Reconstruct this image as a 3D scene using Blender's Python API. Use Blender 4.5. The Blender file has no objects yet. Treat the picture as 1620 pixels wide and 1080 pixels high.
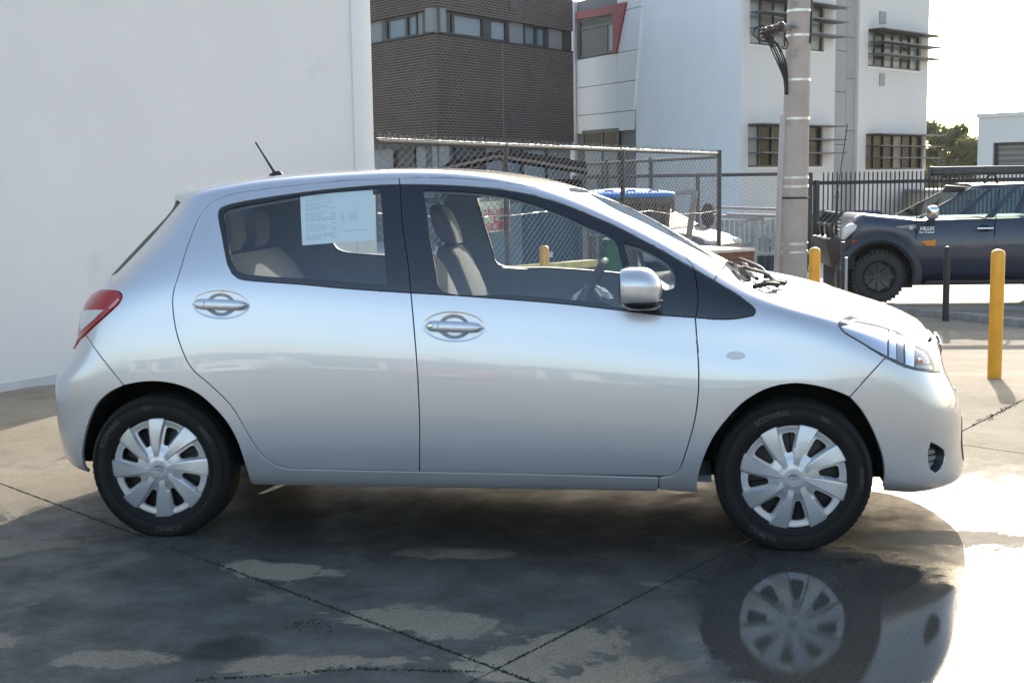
import bpy, bmesh, math, random
import numpy as np
from mathutils import Vector, Matrix, noise
from mathutils.bvhtree import BVHTree
from mathutils.geometry import delaunay_2d_cdt
random.seed(4); np.random.seed(4)
SC = bpy.context.scene
COL = SC.collection
rad = math.radians

# ------------------------------------------------------------------ camera, sky, sun, exposure
CAM = np.array([0.8438, -5.7282, 1.4241]); YAW, PIT, ROL, FPX = .1328, .125, -.0154, 2056.25
_fw = np.array([-math.sin(YAW)*math.cos(PIT), math.cos(YAW)*math.cos(PIT), -math.sin(PIT)])
_r0 = np.array([math.cos(YAW), math.sin(YAW), 0]); _u0 = np.cross(_r0, _fw)
_rt = _r0*math.cos(ROL)+_u0*math.sin(ROL); _up = -_r0*math.sin(ROL)+_u0*math.cos(ROL)
cd = bpy.data.cameras.new('camera'); cam = bpy.data.objects.new('camera', cd); COL.objects.link(cam)
M = Matrix.Identity(4)
for i in range(3):
    M[i][0] = _rt[i]; M[i][1] = _up[i]; M[i][2] = -_fw[i]; M[i][3] = CAM[i]
cam.matrix_world = M
cd.sensor_width = 36; cd.lens = 36*FPX/1620; cd.clip_start = .05; cd.clip_end = 2000
SC.camera = cam
SUN_AZ, SUN_EL = 79.5, 22.5            # degrees from +x towards +y, and above the horizon
W = bpy.data.worlds.new('World'); SC.world = W; W.use_nodes = True
wn = W.node_tree; bg = wn.nodes['Background']
sky = wn.nodes.new('ShaderNodeTexSky'); sky.sky_type = 'NISHITA'; sky.sun_disc = False
sky.sun_elevation = rad(SUN_EL); sky.sun_rotation = rad(90-SUN_AZ)
sky.air_density = 1.0; sky.dust_density = 1.9; sky.ozone_density = .35
wn.links.new(sky.outputs[0], bg.inputs[0]); bg.inputs[1].default_value = 0.15
sd = bpy.data.lights.new('sun', 'SUN'); sun = bpy.data.objects.new('sun', sd); COL.objects.link(sun)
sd.energy = 2.6; sd.angle = rad(.53); sd.color = (1, .93, .82)
S_DIR = np.array([math.cos(rad(SUN_AZ))*math.cos(rad(SUN_EL)), math.sin(rad(SUN_AZ))*math.cos(rad(SUN_EL)), math.sin(rad(SUN_EL))])
sun.rotation_euler = Vector(-S_DIR).to_track_quat('-Z', 'Y').to_euler()
SC.view_settings.view_transform = 'Standard'; SC.view_settings.look = 'None'
SC.view_settings.gamma = 1; SC.view_settings.use_curve_mapping = False
SC.view_settings.exposure = 1.32
SC.render.engine = 'CYCLES'
SC.cycles.max_bounces = 10; SC.cycles.transparent_max_bounces = 24
SC.cycles.use_denoising = True
SC.cycles.caustics_reflective = False; SC.cycles.caustics_refractive = False
SC.cycles.sample_clamp_indirect = 8

# ------------------------------------------------------------------ helpers
def ray(px, py):
    return _fw*FPX + _rt*(px-810) + _up*(540-py)
def at(px, py, d):                      # the point seen at a photo pixel, d metres deep
    return CAM + ray(px, py)*(d/FPX)
def at_y(px, py, Y):
    r = ray(px, py); return CAM + r*((Y-CAM[1])/r[1])
_gy = [-500, 2.9, 10.3, 15, 28, 34, 600]; _gzv = [0, 0, -.70, -.70, -.80, -1.1, -1.1]
def gz(x, y):                           # the yard falls away behind; its left part less than the driveway on the right
    return float(np.interp(y, _gy, _gzv))*float(np.interp(x, [1.4, 2.4], [.64, 1.]))
def on_ground(px, d):                   # column px at depth d, standing on the ground
    p = at(px, 540, d); q = at(px, 300, d); p = p+(q-p)*.9
    return np.array([p[0], p[1], gz(p[0], p[1])])
def z_at(px, py, d): return at(px, py, d)[2]

def mat(name, col, rough=.6, metal=0., var=0., scale=8., bump=0., bscale=60., coat=0., spec=.5, trans=0., emit=None, dirt=None, coords='Object'):
    m = bpy.data.materials.new(name); m.use_nodes = True; nt = m.node_tree; b = nt.nodes['Principled BSDF']
    c4 = (*col, 1)
    b.inputs['Base Color'].default_value = c4; b.inputs['Roughness'].default_value = rough
    b.inputs['Metallic'].default_value = metal; b.inputs['Specular IOR Level'].default_value = spec
    if coat: b.inputs['Coat Weight'].default_value = coat; b.inputs['Coat Roughness'].default_value = .02; b.inputs['Coat IOR'].default_value = 1.65
    if trans: b.inputs['Transmission Weight'].default_value = trans
    if var or bump or dirt:
        tc = nt.nodes.new('ShaderNodeTexCoord')
    if var:
        n = nt.nodes.new('ShaderNodeTexNoise'); n.inputs['Scale'].default_value = scale; n.inputs['Detail'].default_value = 8; n.inputs['Roughness'].default_value = .65
        nt.links.new(tc.outputs[coords], n.inputs['Vector'])
        r = nt.nodes.new('ShaderNodeValToRGB')
        r.color_ramp.elements[0].position = .3; r.color_ramp.elements[1].position = .72
        r.color_ramp.elements[0].color = (*[x*(1-var) for x in col], 1); r.color_ramp.elements[1].color = (*[min(1, x*(1+var)) for x in col], 1)
        nt.links.new(n.outputs['Fac'], r.inputs[0]); nt.links.new(r.outputs[0], b.inputs['Base Color'])
        out = r.outputs[0]
        if dirt:
            n2 = nt.nodes.new('ShaderNodeTexNoise'); n2.inputs['Scale'].default_value = dirt[1]; n2.inputs['Detail'].default_value = 10; n2.inputs['Roughness'].default_value = .7
            nt.links.new(tc.outputs[coords], n2.inputs['Vector'])
            r2 = nt.nodes.new('ShaderNodeValToRGB'); r2.color_ramp.elements[0].position = dirt[2]; r2.color_ramp.elements[1].position = dirt[2]+.16
            mx = nt.nodes.new('ShaderNodeMix'); mx.data_type = 'RGBA'
            nt.links.new(n2.outputs['Fac'], r2.inputs[0]); nt.links.new(r2.outputs[0], mx.inputs[0])
            nt.links.new(out, mx.inputs[6]); mx.inputs[7].default_value = (*dirt[0], 1)
            nt.links.new(mx.outputs[2], b.inputs['Base Color'])
    if bump:
        n = nt.nodes.new('ShaderNodeTexNoise'); n.inputs['Scale'].default_value = bscale; n.inputs['Detail'].default_value = 6
        nt.links.new(tc.outputs[coords], n.inputs['Vector'])
        bm = nt.nodes.new('ShaderNodeBump'); bm.inputs['Strength'].default_value = bump; bm.inputs['Distance'].default_value = .02
        nt.links.new(n.outputs['Fac'], bm.inputs['Height']); nt.links.new(bm.outputs[0], b.inputs['Normal'])
    return m

def glass(name, tint=(.8, .86, .88), refl=1.0, ior=1.5, base=.04):
    m = bpy.data.materials.new(name); m.use_nodes = True; nt = m.node_tree
    nt.nodes.remove(nt.nodes['Principled BSDF']); out = nt.nodes['Material Output']
    t = nt.nodes.new('ShaderNodeBsdfTransparent'); t.inputs[0].default_value = (*tint, 1)
    g = nt.nodes.new('ShaderNodeBsdfGlossy'); g.inputs['Roughness'].default_value = 0.0; g.inputs[0].default_value = (.95, .97, 1, 1)
    lw = nt.nodes.new('ShaderNodeLayerWeight'); lw.inputs['Blend'].default_value = .5
    f = nt.nodes.new('ShaderNodeMath'); f.operation = 'POWER'; f.inputs[1].default_value = 5.0; nt.links.new(lw.outputs['Facing'], f.inputs[0])     # Schlick; alike from both sides of the pane
    k = nt.nodes.new('ShaderNodeMath'); k.operation = 'MULTIPLY_ADD'; k.inputs[1].default_value = refl; k.inputs[2].default_value = base
    nt.links.new(f.outputs[0], k.inputs[0]); mx = nt.nodes.new('ShaderNodeMixShader')
    nt.links.new(k.outputs[0], mx.inputs[0]); nt.links.new(t.outputs[0], mx.inputs[1]); nt.links.new(g.outputs[0], mx.inputs[2])
    nt.links.new(mx.outputs[0], out.inputs[0]); return m

def tag(o, label=None, cat=None, group=None, kind=None):
    if label: o['label'] = label
    if cat: o['category'] = cat
    if group: o['group'] = group
    if kind: o['kind'] = kind
    return o
def empty(name, loc, label=None, cat=None, group=None, rz=0):
    o = bpy.data.objects.new(name, None); COL.objects.link(o); o.location = tuple(loc); o.rotation_euler = (0, 0, rz)
    o.empty_display_size = .2
    return tag(o, label, cat, group)
def link(name, me, parent=None, loc=(0, 0, 0), rz=0):
    o = bpy.data.objects.new(name, me); COL.objects.link(o); o.parent = parent; o.location = tuple(loc); o.rotation_euler = (0, 0, rz); return o
def copy_tree(o, parent=None):
    c = o.copy(); COL.objects.link(c); c.parent = parent
    for ch in list(o.children): copy_tree(ch, c)
    return c

class MB:
    def __init__(s): s.v = []; s.f = []
    def add(s, vs, fs):
        k = len(s.v); s.v += [tuple(map(float, p)) for p in vs]; s.f += [tuple(i+k for i in f) for f in fs]; return s
    def box(s, x0, x1, y0, y1, z0, z1):
        x0, x1 = min(x0, x1), max(x0, x1); y0, y1 = min(y0, y1), max(y0, y1); z0, z1 = min(z0, z1), max(z0, z1)
        return s.add([(x0, y0, z0), (x1, y0, z0), (x1, y1, z0), (x0, y1, z0), (x0, y0, z1), (x1, y0, z1), (x1, y1, z1), (x0, y1, z1)],
                     [(0, 3, 2, 1), (4, 5, 6, 7), (0, 1, 5, 4), (1, 2, 6, 5), (2, 3, 7, 6), (3, 0, 4, 7)])
    def hexa(s, a, b):                   # two quads (bottom, top), each 4 points counter-clockwise from above
        return s.add(list(a)+list(b), [(0, 3, 2, 1), (4, 5, 6, 7), (0, 1, 5, 4), (1, 2, 6, 5), (2, 3, 7, 6), (3, 0, 4, 7)])
    def tube(s, path, r, n=8, cap=True, closed=False):
        P = [Vector(p) for p in path]; N = len(P); rr = r if isinstance(r, (list, tuple)) else [r]*N
        vs = []; ref = None
        for i, p in enumerate(P):
            if closed: t = P[(i+1) % N]-P[i-1]
            else: t = P[min(i+1, N-1)]-P[max(i-1, 0)]
            t = t.normalized() if t.length > 1e-9 else Vector((0, 0, 1))
            if ref is None: ref = Vector((0, 0, 1)) if abs(t.z) < .9 else Vector((1, 0, 0))
            a = (ref-t*ref.dot(t)); a = a.normalized() if a.length > 1e-6 else t.orthogonal().normalized()
            ref = a; b = t.cross(a)
            for k in range(n):
                w = 2*math.pi*k/n; vs.append(p+(a*math.cos(w)+b*math.sin(w))*rr[i])
        fs = []
        for i in range(N if closed else N-1):
            j = (i+1) % N
            for k in range(n): fs.append((i*n+k, i*n+(k+1) % n, j*n+(k+1) % n, j*n+k))
        if cap and not closed: fs.append(tuple(range(n-1, -1, -1))); fs.append(tuple((N-1)*n+k for k in range(n)))
        return s.add(vs, fs)
    def cyl(s, p0, p1, r, n=16, r1=None): return s.tube([p0, p1], [r, r if r1 is None else r1], n)
    def lathe(s, prof, n=48, axis='y', c=(0, 0, 0)):     # prof: (radius, offset along axis)
        vs = []
        for (r, h) in prof:
            for k in range(n):
                w = 2*math.pi*k/n; a, b = r*math.cos(w), r*math.sin(w)
                p = {'y': (a, h, b), 'z': (a, b, h), 'x': (h, a, b)}[axis]; vs.append((p[0]+c[0], p[1]+c[1], p[2]+c[2]))
        fs = []
        for i in range(len(prof)-1):
            for k in range(n):
                q = (i*n+k, i*n+(k+1) % n, (i+1)*n+(k+1) % n, (i+1)*n+k); fs.append(q)
        return s.add(vs, fs)
    def rings(s, rings, cap=True):       # loft through rings of equal length
        n = len(rings[0]); vs = [p for r in rings for p in r]; fs = []
        for i in range(len(rings)-1):
            for k in range(n): fs.append((i*n+k, i*n+(k+1) % n, (i+1)*n+(k+1) % n, (i+1)*n+k))
        if cap: fs.append(tuple(range(n-1, -1, -1))); fs.append(tuple((len(rings)-1)*n+k for k in range(n)))
        return s.add(vs, fs)
    def prism(s, poly, y0, y1, axis='y'):  # extrude a 2-D polygon
        f = {'y': lambda a, b, h: (a, h, b), 'z': lambda a, b, h: (a, b, h), 'x': lambda a, b, h: (h, a, b)}[axis]
        n = len(poly); vs = [f(a, b, y0) for a, b in poly]+[f(a, b, y1) for a, b in poly]
        fs = [tuple(range(n)), tuple(range(2*n-1, n-1, -1))]+[(k, n+k, n+(k+1) % n, (k+1) % n) for k in range(n)]
        return s.add(vs, fs)
    def mesh(s, name, m, smooth=False, bevel=0, seg=2, fix=True, sub=0):
        me = bpy.data.meshes.new(name); me.from_pydata(s.v, [], s.f)
        bm = bmesh.new(); bm.from_mesh(me)
        if bevel:
            bmesh.ops.remove_doubles(bm, verts=bm.verts, dist=1e-5)
            bm.normal_update()
            es = [e for e in bm.edges if len(e.link_faces) == 2 and e.calc_face_angle(0) > .5]
            bmesh.ops.bevel(bm, geom=es, offset=bevel, segments=seg, profile=.5, affect='EDGES', clamp_overlap=True)
        if sub:
            bmesh.ops.subdivide_edges(bm, edges=bm.edges, cuts=sub, use_grid_fill=True)
        if fix: bmesh.ops.recalc_face_normals(bm, faces=bm.faces)
        bm.to_mesh(me); bm.free()
        if smooth or bevel:
            me.polygons.foreach_set('use_smooth', [True]*len(me.polygons))
            if smooth != 'full': me.set_sharp_from_angle(angle=rad(38 if smooth else 30))
        me.materials.append(m); return me
    def build(s, name, m, parent=None, loc=(0, 0, 0), rz=0, **k): return link(name, s.mesh(name, m, **k), parent, loc, rz)

def text_mesh(txt, size, depth=.0, bold=0.):
    cu = bpy.data.curves.new('lettering', 'FONT'); cu.body = txt; cu.size = size; cu.extrude = depth; cu.offset = bold; cu.align_x = 'CENTER'; cu.align_y = 'CENTER'
    cu.resolution_u = 3
    o = bpy.data.objects.new('lettering', cu); COL.objects.link(o)
    dg = bpy.context.evaluated_depsgraph_get(); dg.update()
    me = bpy.data.meshes.new_from_object(o.evaluated_get(dg)); bpy.data.objects.remove(o)
    return me
def text_obj(name, txt, size, m, parent, fn, bold=0., depth=0.):
    """flat print: every glyph vertex (a, b) is placed by fn(a, b)"""
    me = text_mesh(txt, size, depth, bold)
    for v in me.vertices: v.co = fn(v.co.x, v.co.y) if not depth else fn(v.co.x, v.co.y, v.co.z)
    me.materials.clear(); me.materials.append(m); me.name = name
    return link(name, me, parent)

def catmull(pts, step=6., closed=False):
    """densify a polyline with a centripetal spline; pts 2-D or 3-D"""
    P = [np.array(p, float) for p in pts]; n = len(P)
    if n < 3 and not closed:
        L = np.linalg.norm(P[1]-P[0]); k = max(1, int(L/step)); return [P[0]+(P[1]-P[0])*i/k for i in range(k+1)]
    out = []
    for i in range(n if closed else n-1):
        p1, p2 = P[i], P[(i+1) % n]
        p0 = P[i-1] if (closed or i > 0) else 2*p1-p2
        p3 = P[(i+2) % n] if (closed or i+2 < n) else 2*p2-p1
        d = [max(1e-6, np.linalg.norm(b-a))**.5 for a, b in ((p0, p1), (p1, p2), (p2, p3))]
        t0, t1 = 0, d[0]; t2 = t1+d[1]; t3 = t2+d[2]
        k = max(1, int(np.linalg.norm(p2-p1)/step))
        for j in range(k):
            t = t1+(t2-t1)*j/k
            a1 = (t1-t)/(t1-t0)*p0+(t-t0)/(t1-t0)*p1; a2 = (t2-t)/(t2-t1)*p1+(t-t1)/(t2-t1)*p2; a3 = (t3-t)/(t3-t2)*p2+(t-t2)/(t3-t2)*p3
            b1 = (t2-t)/(t2-t0)*a1+(t-t0)/(t2-t0)*a2; b2 = (t3-t)/(t3-t1)*a2+(t-t1)/(t3-t1)*a3
            out.append((t2-t)/(t2-t1)*b1+(t-t1)/(t2-t1)*b2)
    if not closed: out.append(P[-1])
    return out
def rrect(w, h, r, n=5, cx=0, cy=0):
    out = []
    for sx, sy, a0 in ((1, 1, 0), (-1, 1, 90), (-1, -1, 180), (1, -1, 270)):
        for k in range(n+1):
            a = rad(a0+90*k/n); out.append((cx+sx*(w/2-r)+r*math.cos(a), cy+sy*(h/2-r)+r*math.sin(a)))
    return out

# ------------------------------------------------------------------ materials
PAINT = mat('silver_paint', (.61, .612, .632), rough=.28, metal=.56, coat=1.)
BLACKTRIM = mat('gloss_black_trim', (.012, .013, .016), rough=.22, coat=.4)
RUBBER = mat('rubber', (.018, .018, .019), rough=.62, bump=.12, bscale=300)
PLASTIC = mat('black_plastic', (.02, .02, .022), rough=.5)
DARK = mat('dark_void', (.008, .008, .008), rough=.9)
LINER = mat('interior_grey', (.27, .285, .29), rough=.8, var=.1, scale=3)
SEATM = mat('seat_cloth', (.18, .172, .16), rough=.95, bump=.1, bscale=500)
SEAT_SUNLIT = mat('seat_sunlit_beige', (.42, .37, .28), rough=.95, bump=.1, bscale=500)  # lighter copy of the seat fabric, with sunlight put into its colour
GLASSC = glass('window_glass', (.91, .96, .96), refl=.92, base=.075)
GLASSW = glass('windscreen_glass', (.80, .88, .88), refl=.92, base=.08)
GLASSD = glass('rear_window_glass', (.16, .17, .18), refl=.25, base=.04)
CAPM = mat('hubcap_silver', (.55, .55, .56), rough=.32, metal=.55, coat=.3)
CHROME = mat('chrome', (.75, .75, .76), rough=.08, metal=1.)
GALV = mat('galvanised_steel', (.36, .35, .34), rough=.5, metal=.5, var=.2, scale=20)
YELLOW = mat('yellow_paint', (.80, .36, .012), rough=.4, coat=.3, var=.12, scale=6, dirt=((.36, .22, .07), 14, .64))
BLACKP = mat('black_powdercoat', (.02, .02, .022), rough=.45)
ORANGE = mat('orange_lens', (.8, .25, .03), rough=.2)
REDLENS = mat('red_lens', (.40, .008, .014), rough=.15, coat=.35, spec=.4)
CLEARL = mat('clear_lens', (.62, .60, .58), rough=.2, coat=1.)
WHITEP = mat('white_sheet', (.80, .82, .80), rough=.7)
INK = mat('print_ink', (.16, .18, .22), rough=.8)
WHITEINK = mat('white_print', (.8, .8, .78), rough=.7)
# ------------------------------------------------------------------ ground
def ground_sheet():
    xs = [-600, -60, -20, -8, 0, 1.4, 1.9, 2.4, 8, 20, 60, 600]; ys = [-600, -40, -8, 2.9, 4, 6, 8, 10.3, 15, 21, 28, 34, 60, 150, 600]
    vs = [(x, y, gz(x, y)-.014) for y in ys for x in xs]; n = len(xs)
    fs = [(j*n+i, j*n+i+1, (j+1)*n+i+1, (j+1)*n+i) for j in range(len(ys)-1) for i in range(n-1)]
    m = mat('soil_and_moss', (.055, .055, .045), rough=.95, var=.5, scale=3, bump=.5, bscale=30)
    tag(MB().add(vs, fs).build('ground', m, fix=False), kind='structure')
ground_sheet()

def concrete_mat():
    m = bpy.data.materials.new('yard_concrete'); m.use_nodes = True; nt = m.node_tree; b = nt.nodes['Principled BSDF']; N = nt.nodes.new; L = nt.links.new
    tc = N('ShaderNodeTexCoord'); OBJ = tc.outputs['Object']
    def noise_(s, d=8, r=.6, vec=None, dist=0):
        n = N('ShaderNodeTexNoise'); n.inputs['Scale'].default_value = s; n.inputs['Detail'].default_value = d; n.inputs['Roughness'].default_value = r; n.inputs['Distortion'].default_value = dist
        L(vec or OBJ, n.inputs['Vector']); return n.outputs['Fac']
    def ramp(v, a, b_, ca=(0, 0, 0), cb=(1, 1, 1)):
        r = N('ShaderNodeValToRGB'); r.color_ramp.elements[0].position = a; r.color_ramp.elements[1].position = b_
        r.color_ramp.elements[0].color = (*ca, 1); r.color_ramp.elements[1].color = (*cb, 1); L(v, r.inputs[0]); return r.outputs[0]
    def mth(op, a, b_=None, c=None):
        n = N('ShaderNodeMath'); n.operation = op
        for i, x in enumerate((a, b_, c)):
            if x is None: continue
            if isinstance(x, (int, float)): n.inputs[i].default_value = x
            else: L(x, n.inputs[i])
        return n.outputs[0]
    def mixc(f, a, b_):
        n = N('ShaderNodeMix'); n.data_type = 'RGBA'
        for i, x in ((0, f), (6, a), (7, b_)):
            if isinstance(x, tuple): n.inputs[i].default_value = (*x, 1)
            elif isinstance(x, (int, float)): n.inputs[i].default_value = x
            else: L(x, n.inputs[i])
        return n.outputs[2]
    warp = noise_(2.6, 10, .72, dist=.8); warp2 = noise_(14, 9, .75)
    sep = N('ShaderNodeSeparateXYZ'); L(OBJ, sep.inputs[0])
    def blob(cx, cy, rx, ry, rot=0, rag=1.0, soft=.25):
        """soft-edged patch around a spot of the yard, with a ragged outline"""
        dx = mth('SUBTRACT', sep.outputs[0], cx); dy = mth('SUBTRACT', sep.outputs[1], cy); c, s = math.cos(rot), math.sin(rot)
        a = mth('ADD', mth('MULTIPLY', dx, c/rx), mth('MULTIPLY', dy, s/rx)); e = mth('ADD', mth('MULTIPLY', dx, -s/ry), mth('MULTIPLY', dy, c/ry))
        d = mth('SQRT', mth('ADD', mth('MULTIPLY', a, a), mth('MULTIPLY', e, e)))
        d = mth('ADD', d, mth('MULTIPLY', mth('SUBTRACT', warp, .5), 2.4*rag)); d = mth('ADD', d, mth('MULTIPLY', mth('SUBTRACT', warp2, .5), .9*rag))
        k = N('ShaderNodeMapRange'); k.inputs[1].default_value = 1+soft; k.inputs[2].default_value = 1-soft; L(d, k.inputs[0]); return k.outputs[0]
    def union(*l):
        o = l[0]
        for x in l[1:]: o = mth('MAXIMUM', o, x)
        return o
    # dry base: pale, speckled, with rust-coloured and grey patches
    fine = noise_(55, 9, .75); big = noise_(.9, 6, .6); mid = noise_(4.2, 8, .65)
    dry = mixc(ramp(big, .38, .66), DRYA, DRYB)
    dry = mixc(mth('MULTIPLY', ramp(mid, .52, .72), .55), dry, DRYC)
    dry = mixc(mth('MULTIPLY', ramp(fine, .45, .75), .45), dry, (.13, .115, .095)); dry = mixc(mth('MULTIPLY', ramp(noise_(1.6, 10, .7, dist=1.0), .55, .62), .35), dry, (.20, .175, .14))
    # water: one wet area along and before the hatchback, broken by drier islands
    wet = union(blob(.3, -1.2, 3.4, 2.1, 0, .35), blob(1.75, -1.9, .95, 1.2, 0, .5), blob(-1.7, -1.6, 1.7, 1.3, 0, .4))
    isl = union(*[blob(*a, rag=1.5, soft=.10) for a in DRYSPOTS])
    wet2 = mth('MULTIPLY', wet, mth('SUBTRACT', 1., mth('MULTIPLY', isl, .78)))
    brk = ramp(noise_(1.9, 12, .70, dist=.8), .60, .63); wet2 = mth('MULTIPLY', wet2, mth('SUBTRACT', 1., mth('MULTIPLY', brk, .35)))
    pud = union(blob(1.36, -1.62, .60, .78, 0, .5, .22))
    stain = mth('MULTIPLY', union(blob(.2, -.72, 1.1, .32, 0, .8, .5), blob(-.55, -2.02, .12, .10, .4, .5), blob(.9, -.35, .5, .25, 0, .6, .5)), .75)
    wetc = mixc(ramp(mid, .35, .7), (.054, .054, .046), (.118, .117, .102))
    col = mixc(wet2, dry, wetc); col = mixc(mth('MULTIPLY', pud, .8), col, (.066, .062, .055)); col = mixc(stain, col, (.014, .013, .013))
    green = mth('MULTIPLY', ramp(noise_(1.3, 7, .6), .5, .75), .22); col = mixc(green, col, (.055, .065, .045))
    spk = ramp(noise_(120, 5, .85), .34, .66, (.35, .35, .35), (1.55, 1.55, 1.55)); sm_ = N('ShaderNodeMix'); sm_.data_type = 'RGBA'; sm_.blend_type = 'MULTIPLY'; sm_.inputs[0].default_value = .8; L(col, sm_.inputs[6]); L(spk, sm_.inputs[7]); L(sm_.outputs[2], b.inputs['Base Color'])
    rgh = mth('SUBTRACT', .88, mth('MULTIPLY', wet2, mth('ADD', .30, mth('MULTIPLY', ramp(mid, .35, .65), .24))))
    rgh = mth('MULTIPLY', rgh, mth('SUBTRACT', 1., mth('MULTIPLY', pud, .97))); L(rgh, b.inputs['Roughness'])
    L(mth('ADD', .13, mth('MULTIPLY', wet2, .10)), b.inputs['Specular IOR Level'])
    bp = N('ShaderNodeBump'); bp.inputs['Distance'].default_value = .006
    L(mth('MULTIPLY', .5, mth('SUBTRACT', 1., mth('MULTIPLY', pud, .97))), bp.inputs['Strength'])
    L(mth('ADD', fine, mth('MULTIPLY', mid, 1.2)), bp.inputs['Height']); L(bp.outputs[0], b.inputs['Normal'])
    return m
DRYA, DRYB, DRYC = (.31, .26, .185), (.39, .335, .25), (.22, .16, .10)
DRYSPOTS = [(-.62, -1.22, .22, .10, -.3), (.02, -1.72, .30, .13, -.2), (.42, -1.98, .26, .16, .9), (-.25, -2.12, .26, .08, .2), (-1.45, -2.06, .24, .09, .2), (-.9, -2.14, .18, .07, .2),
            (.66, -2.12, .22, .10, .5), (.0, -.95, .22, .08, 0), (1.9, -.6, .35, .12, 0), (-1.75, -1.0, .3, .1, .4), (-2.3, -.1, .5, .5, 0)]
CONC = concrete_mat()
J1 = np.array([.786, -.618]); J2 = np.array([.487, .873]); JO = np.array([.30, -2.11])   # the two joint directions and where they cross
def slabs():
    root = tag(empty('yard_paving', (0, 0, 0)), kind='structure')
    A = [-19, -14, -9.4, -4.9, 0, 4.9, 9.4, 14, 19]; B = [-24, -17, -11, -6.5, -3.2, 0, 3.9, 7.8, 11.7, 15.6, 19.5]; g = .006
    for i in range(len(A)-1):
        for j in range(len(B)-1):
            a0, a1, b0, b1 = A[i]+g, A[i+1]-g, B[j]+g, B[j+1]-g; na, nb = 14, 14
            vs = []; fs = []
            for q in range(nb+1):
                for p in range(na+1):
                    w = JO+J1*(a0+(a1-a0)*p/na)+J2*(b0+(b1-b0)*q/nb); vs.append((w[0], w[1], gz(*w)))
            for q in range(nb):
                for p in range(na): k = q*(na+1)+p; fs.append((k, k+1, k+na+2, k+na+1))
            rim = [p for p in range(na+1)]+[q*(na+1)+na for q in range(1, nb+1)]+[nb*(na+1)+p for p in range(na-1, -1, -1)]+[q*(na+1) for q in range(nb-1, 0, -1)]
            k0 = len(vs)
            cx = np.mean([vs[r][0] for r in rim]); cy = np.mean([vs[r][1] for r in rim])
            for r in rim:
                d = np.array([vs[r][0]-cx, vs[r][1]-cy]); d /= np.linalg.norm(d)
                vs.append((vs[r][0]+d[0]*.004, vs[r][1]+d[1]*.004, vs[r][2]-.012))
            for r in range(len(rim)): r2 = (r+1) % len(rim); fs.append((rim[r], k0+r, k0+r2, rim[r2]))
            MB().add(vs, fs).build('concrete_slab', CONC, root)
    # a crack across the near slab
    return root
slabs()
def moss():
    mb = MB(); rng = random.Random(3)
    def strip(p0, p1, w, n, h):
        for _ in range(n):
            t = rng.random(); x = p0[0]+(p1[0]-p0[0])*t+rng.gauss(0, w); y = p0[1]+(p1[1]-p0[1])*t+rng.gauss(0, w); s = rng.uniform(.004, .010)
            a = rng.random()*6.28; z = gz(x, y)
            mb.add([(x+s*math.cos(a), y+s*math.sin(a), z-.003), (x+s*math.cos(a+2.1), y+s*math.sin(a+2.1), z-.003), (x+s*math.cos(a+4.2), y+s*math.sin(a+4.2), z-.003), (x, y, z+h*rng.uniform(.3, 1))],
                   [(0, 1, 3), (1, 2, 3), (2, 0, 3)])
    q = lambda a, b: tuple(JO+J1*a+J2*b)
    strip(q(-3.4, 0), q(-1.6, 0), .005, 120, .004); strip(q(-1.6, 0), q(.7, 0), .007, 500, .005); strip(q(0, 0), q(0, 1.5), .005, 200, .004); strip(q(0, 4.4), q(0, 5.4), .012, 90, .008)
    strip((-.55, -2.28), (-.12, -2.15), .006, 160, .005); strip((-.12, -2.15), (.26, -2.14), .006, 160, .005)
    strip((-.42, -1.8), (-.30, -1.74), .03, 60, .006)
    m = mat('moss', (.030, .034, .018), rough=.95, var=.4, scale=30)
    tag(mb.build('moss', m), kind='stuff')
moss()

# far driveway, kerb
def driveway():
    m = mat('driveway_concrete', (.42, .39, .33), rough=.8, var=.18, scale=1.4, bump=.3, bscale=25)
    vs = []; xs = [-30, -6, 0, 1.4, 1.9, 2.4, 6, 14, 40]; ys = [14.9, 18, 21, 28, 34, 60]
    for y in ys:
        for x in xs: vs.append((x, y, gz(x, y)+.004))
    n = len(xs); fs = [(j*n+i, j*n+i+1, (j+1)*n+i+1, (j+1)*n+i) for j in range(len(ys)-1) for i in range(n-1)]
    tag(MB().add(vs, fs).build('driveway', m, fix=False), kind='structure')
    # low kerb between the yard and the driveway
    a = at(1318, 466, 21.0); b = at(1640, 507, 17.6); mb = MB()
    d = np.array([b[0]-a[0], b[1]-a[1]]); d /= np.linalg.norm(d); nrm = np.array([-d[1], d[0]])
    A = np.array(a[:2])-d*.3; B = np.array(b[:2])+d*3
    za, zb = gz(*A), gz(*B)
    def P(p, o, z): w = p+nrm*o; return (w[0], w[1], z)
    mb.hexa([P(A, -.09, za-.1), P(B, -.09, zb-.1), P(B, .09, zb-.1), P(A, .09, za-.1)], [P(A, -.07, za+.10), P(B, -.07, zb+.10), P(B, .09, zb+.10), P(A, .09, za+.10)])
    tag(mb.build('kerb', mat('kerb_concrete', (.30, .28, .24), rough=.85, var=.3, scale=6, bump=.4), bevel=.012), kind='structure')
driveway()

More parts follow.
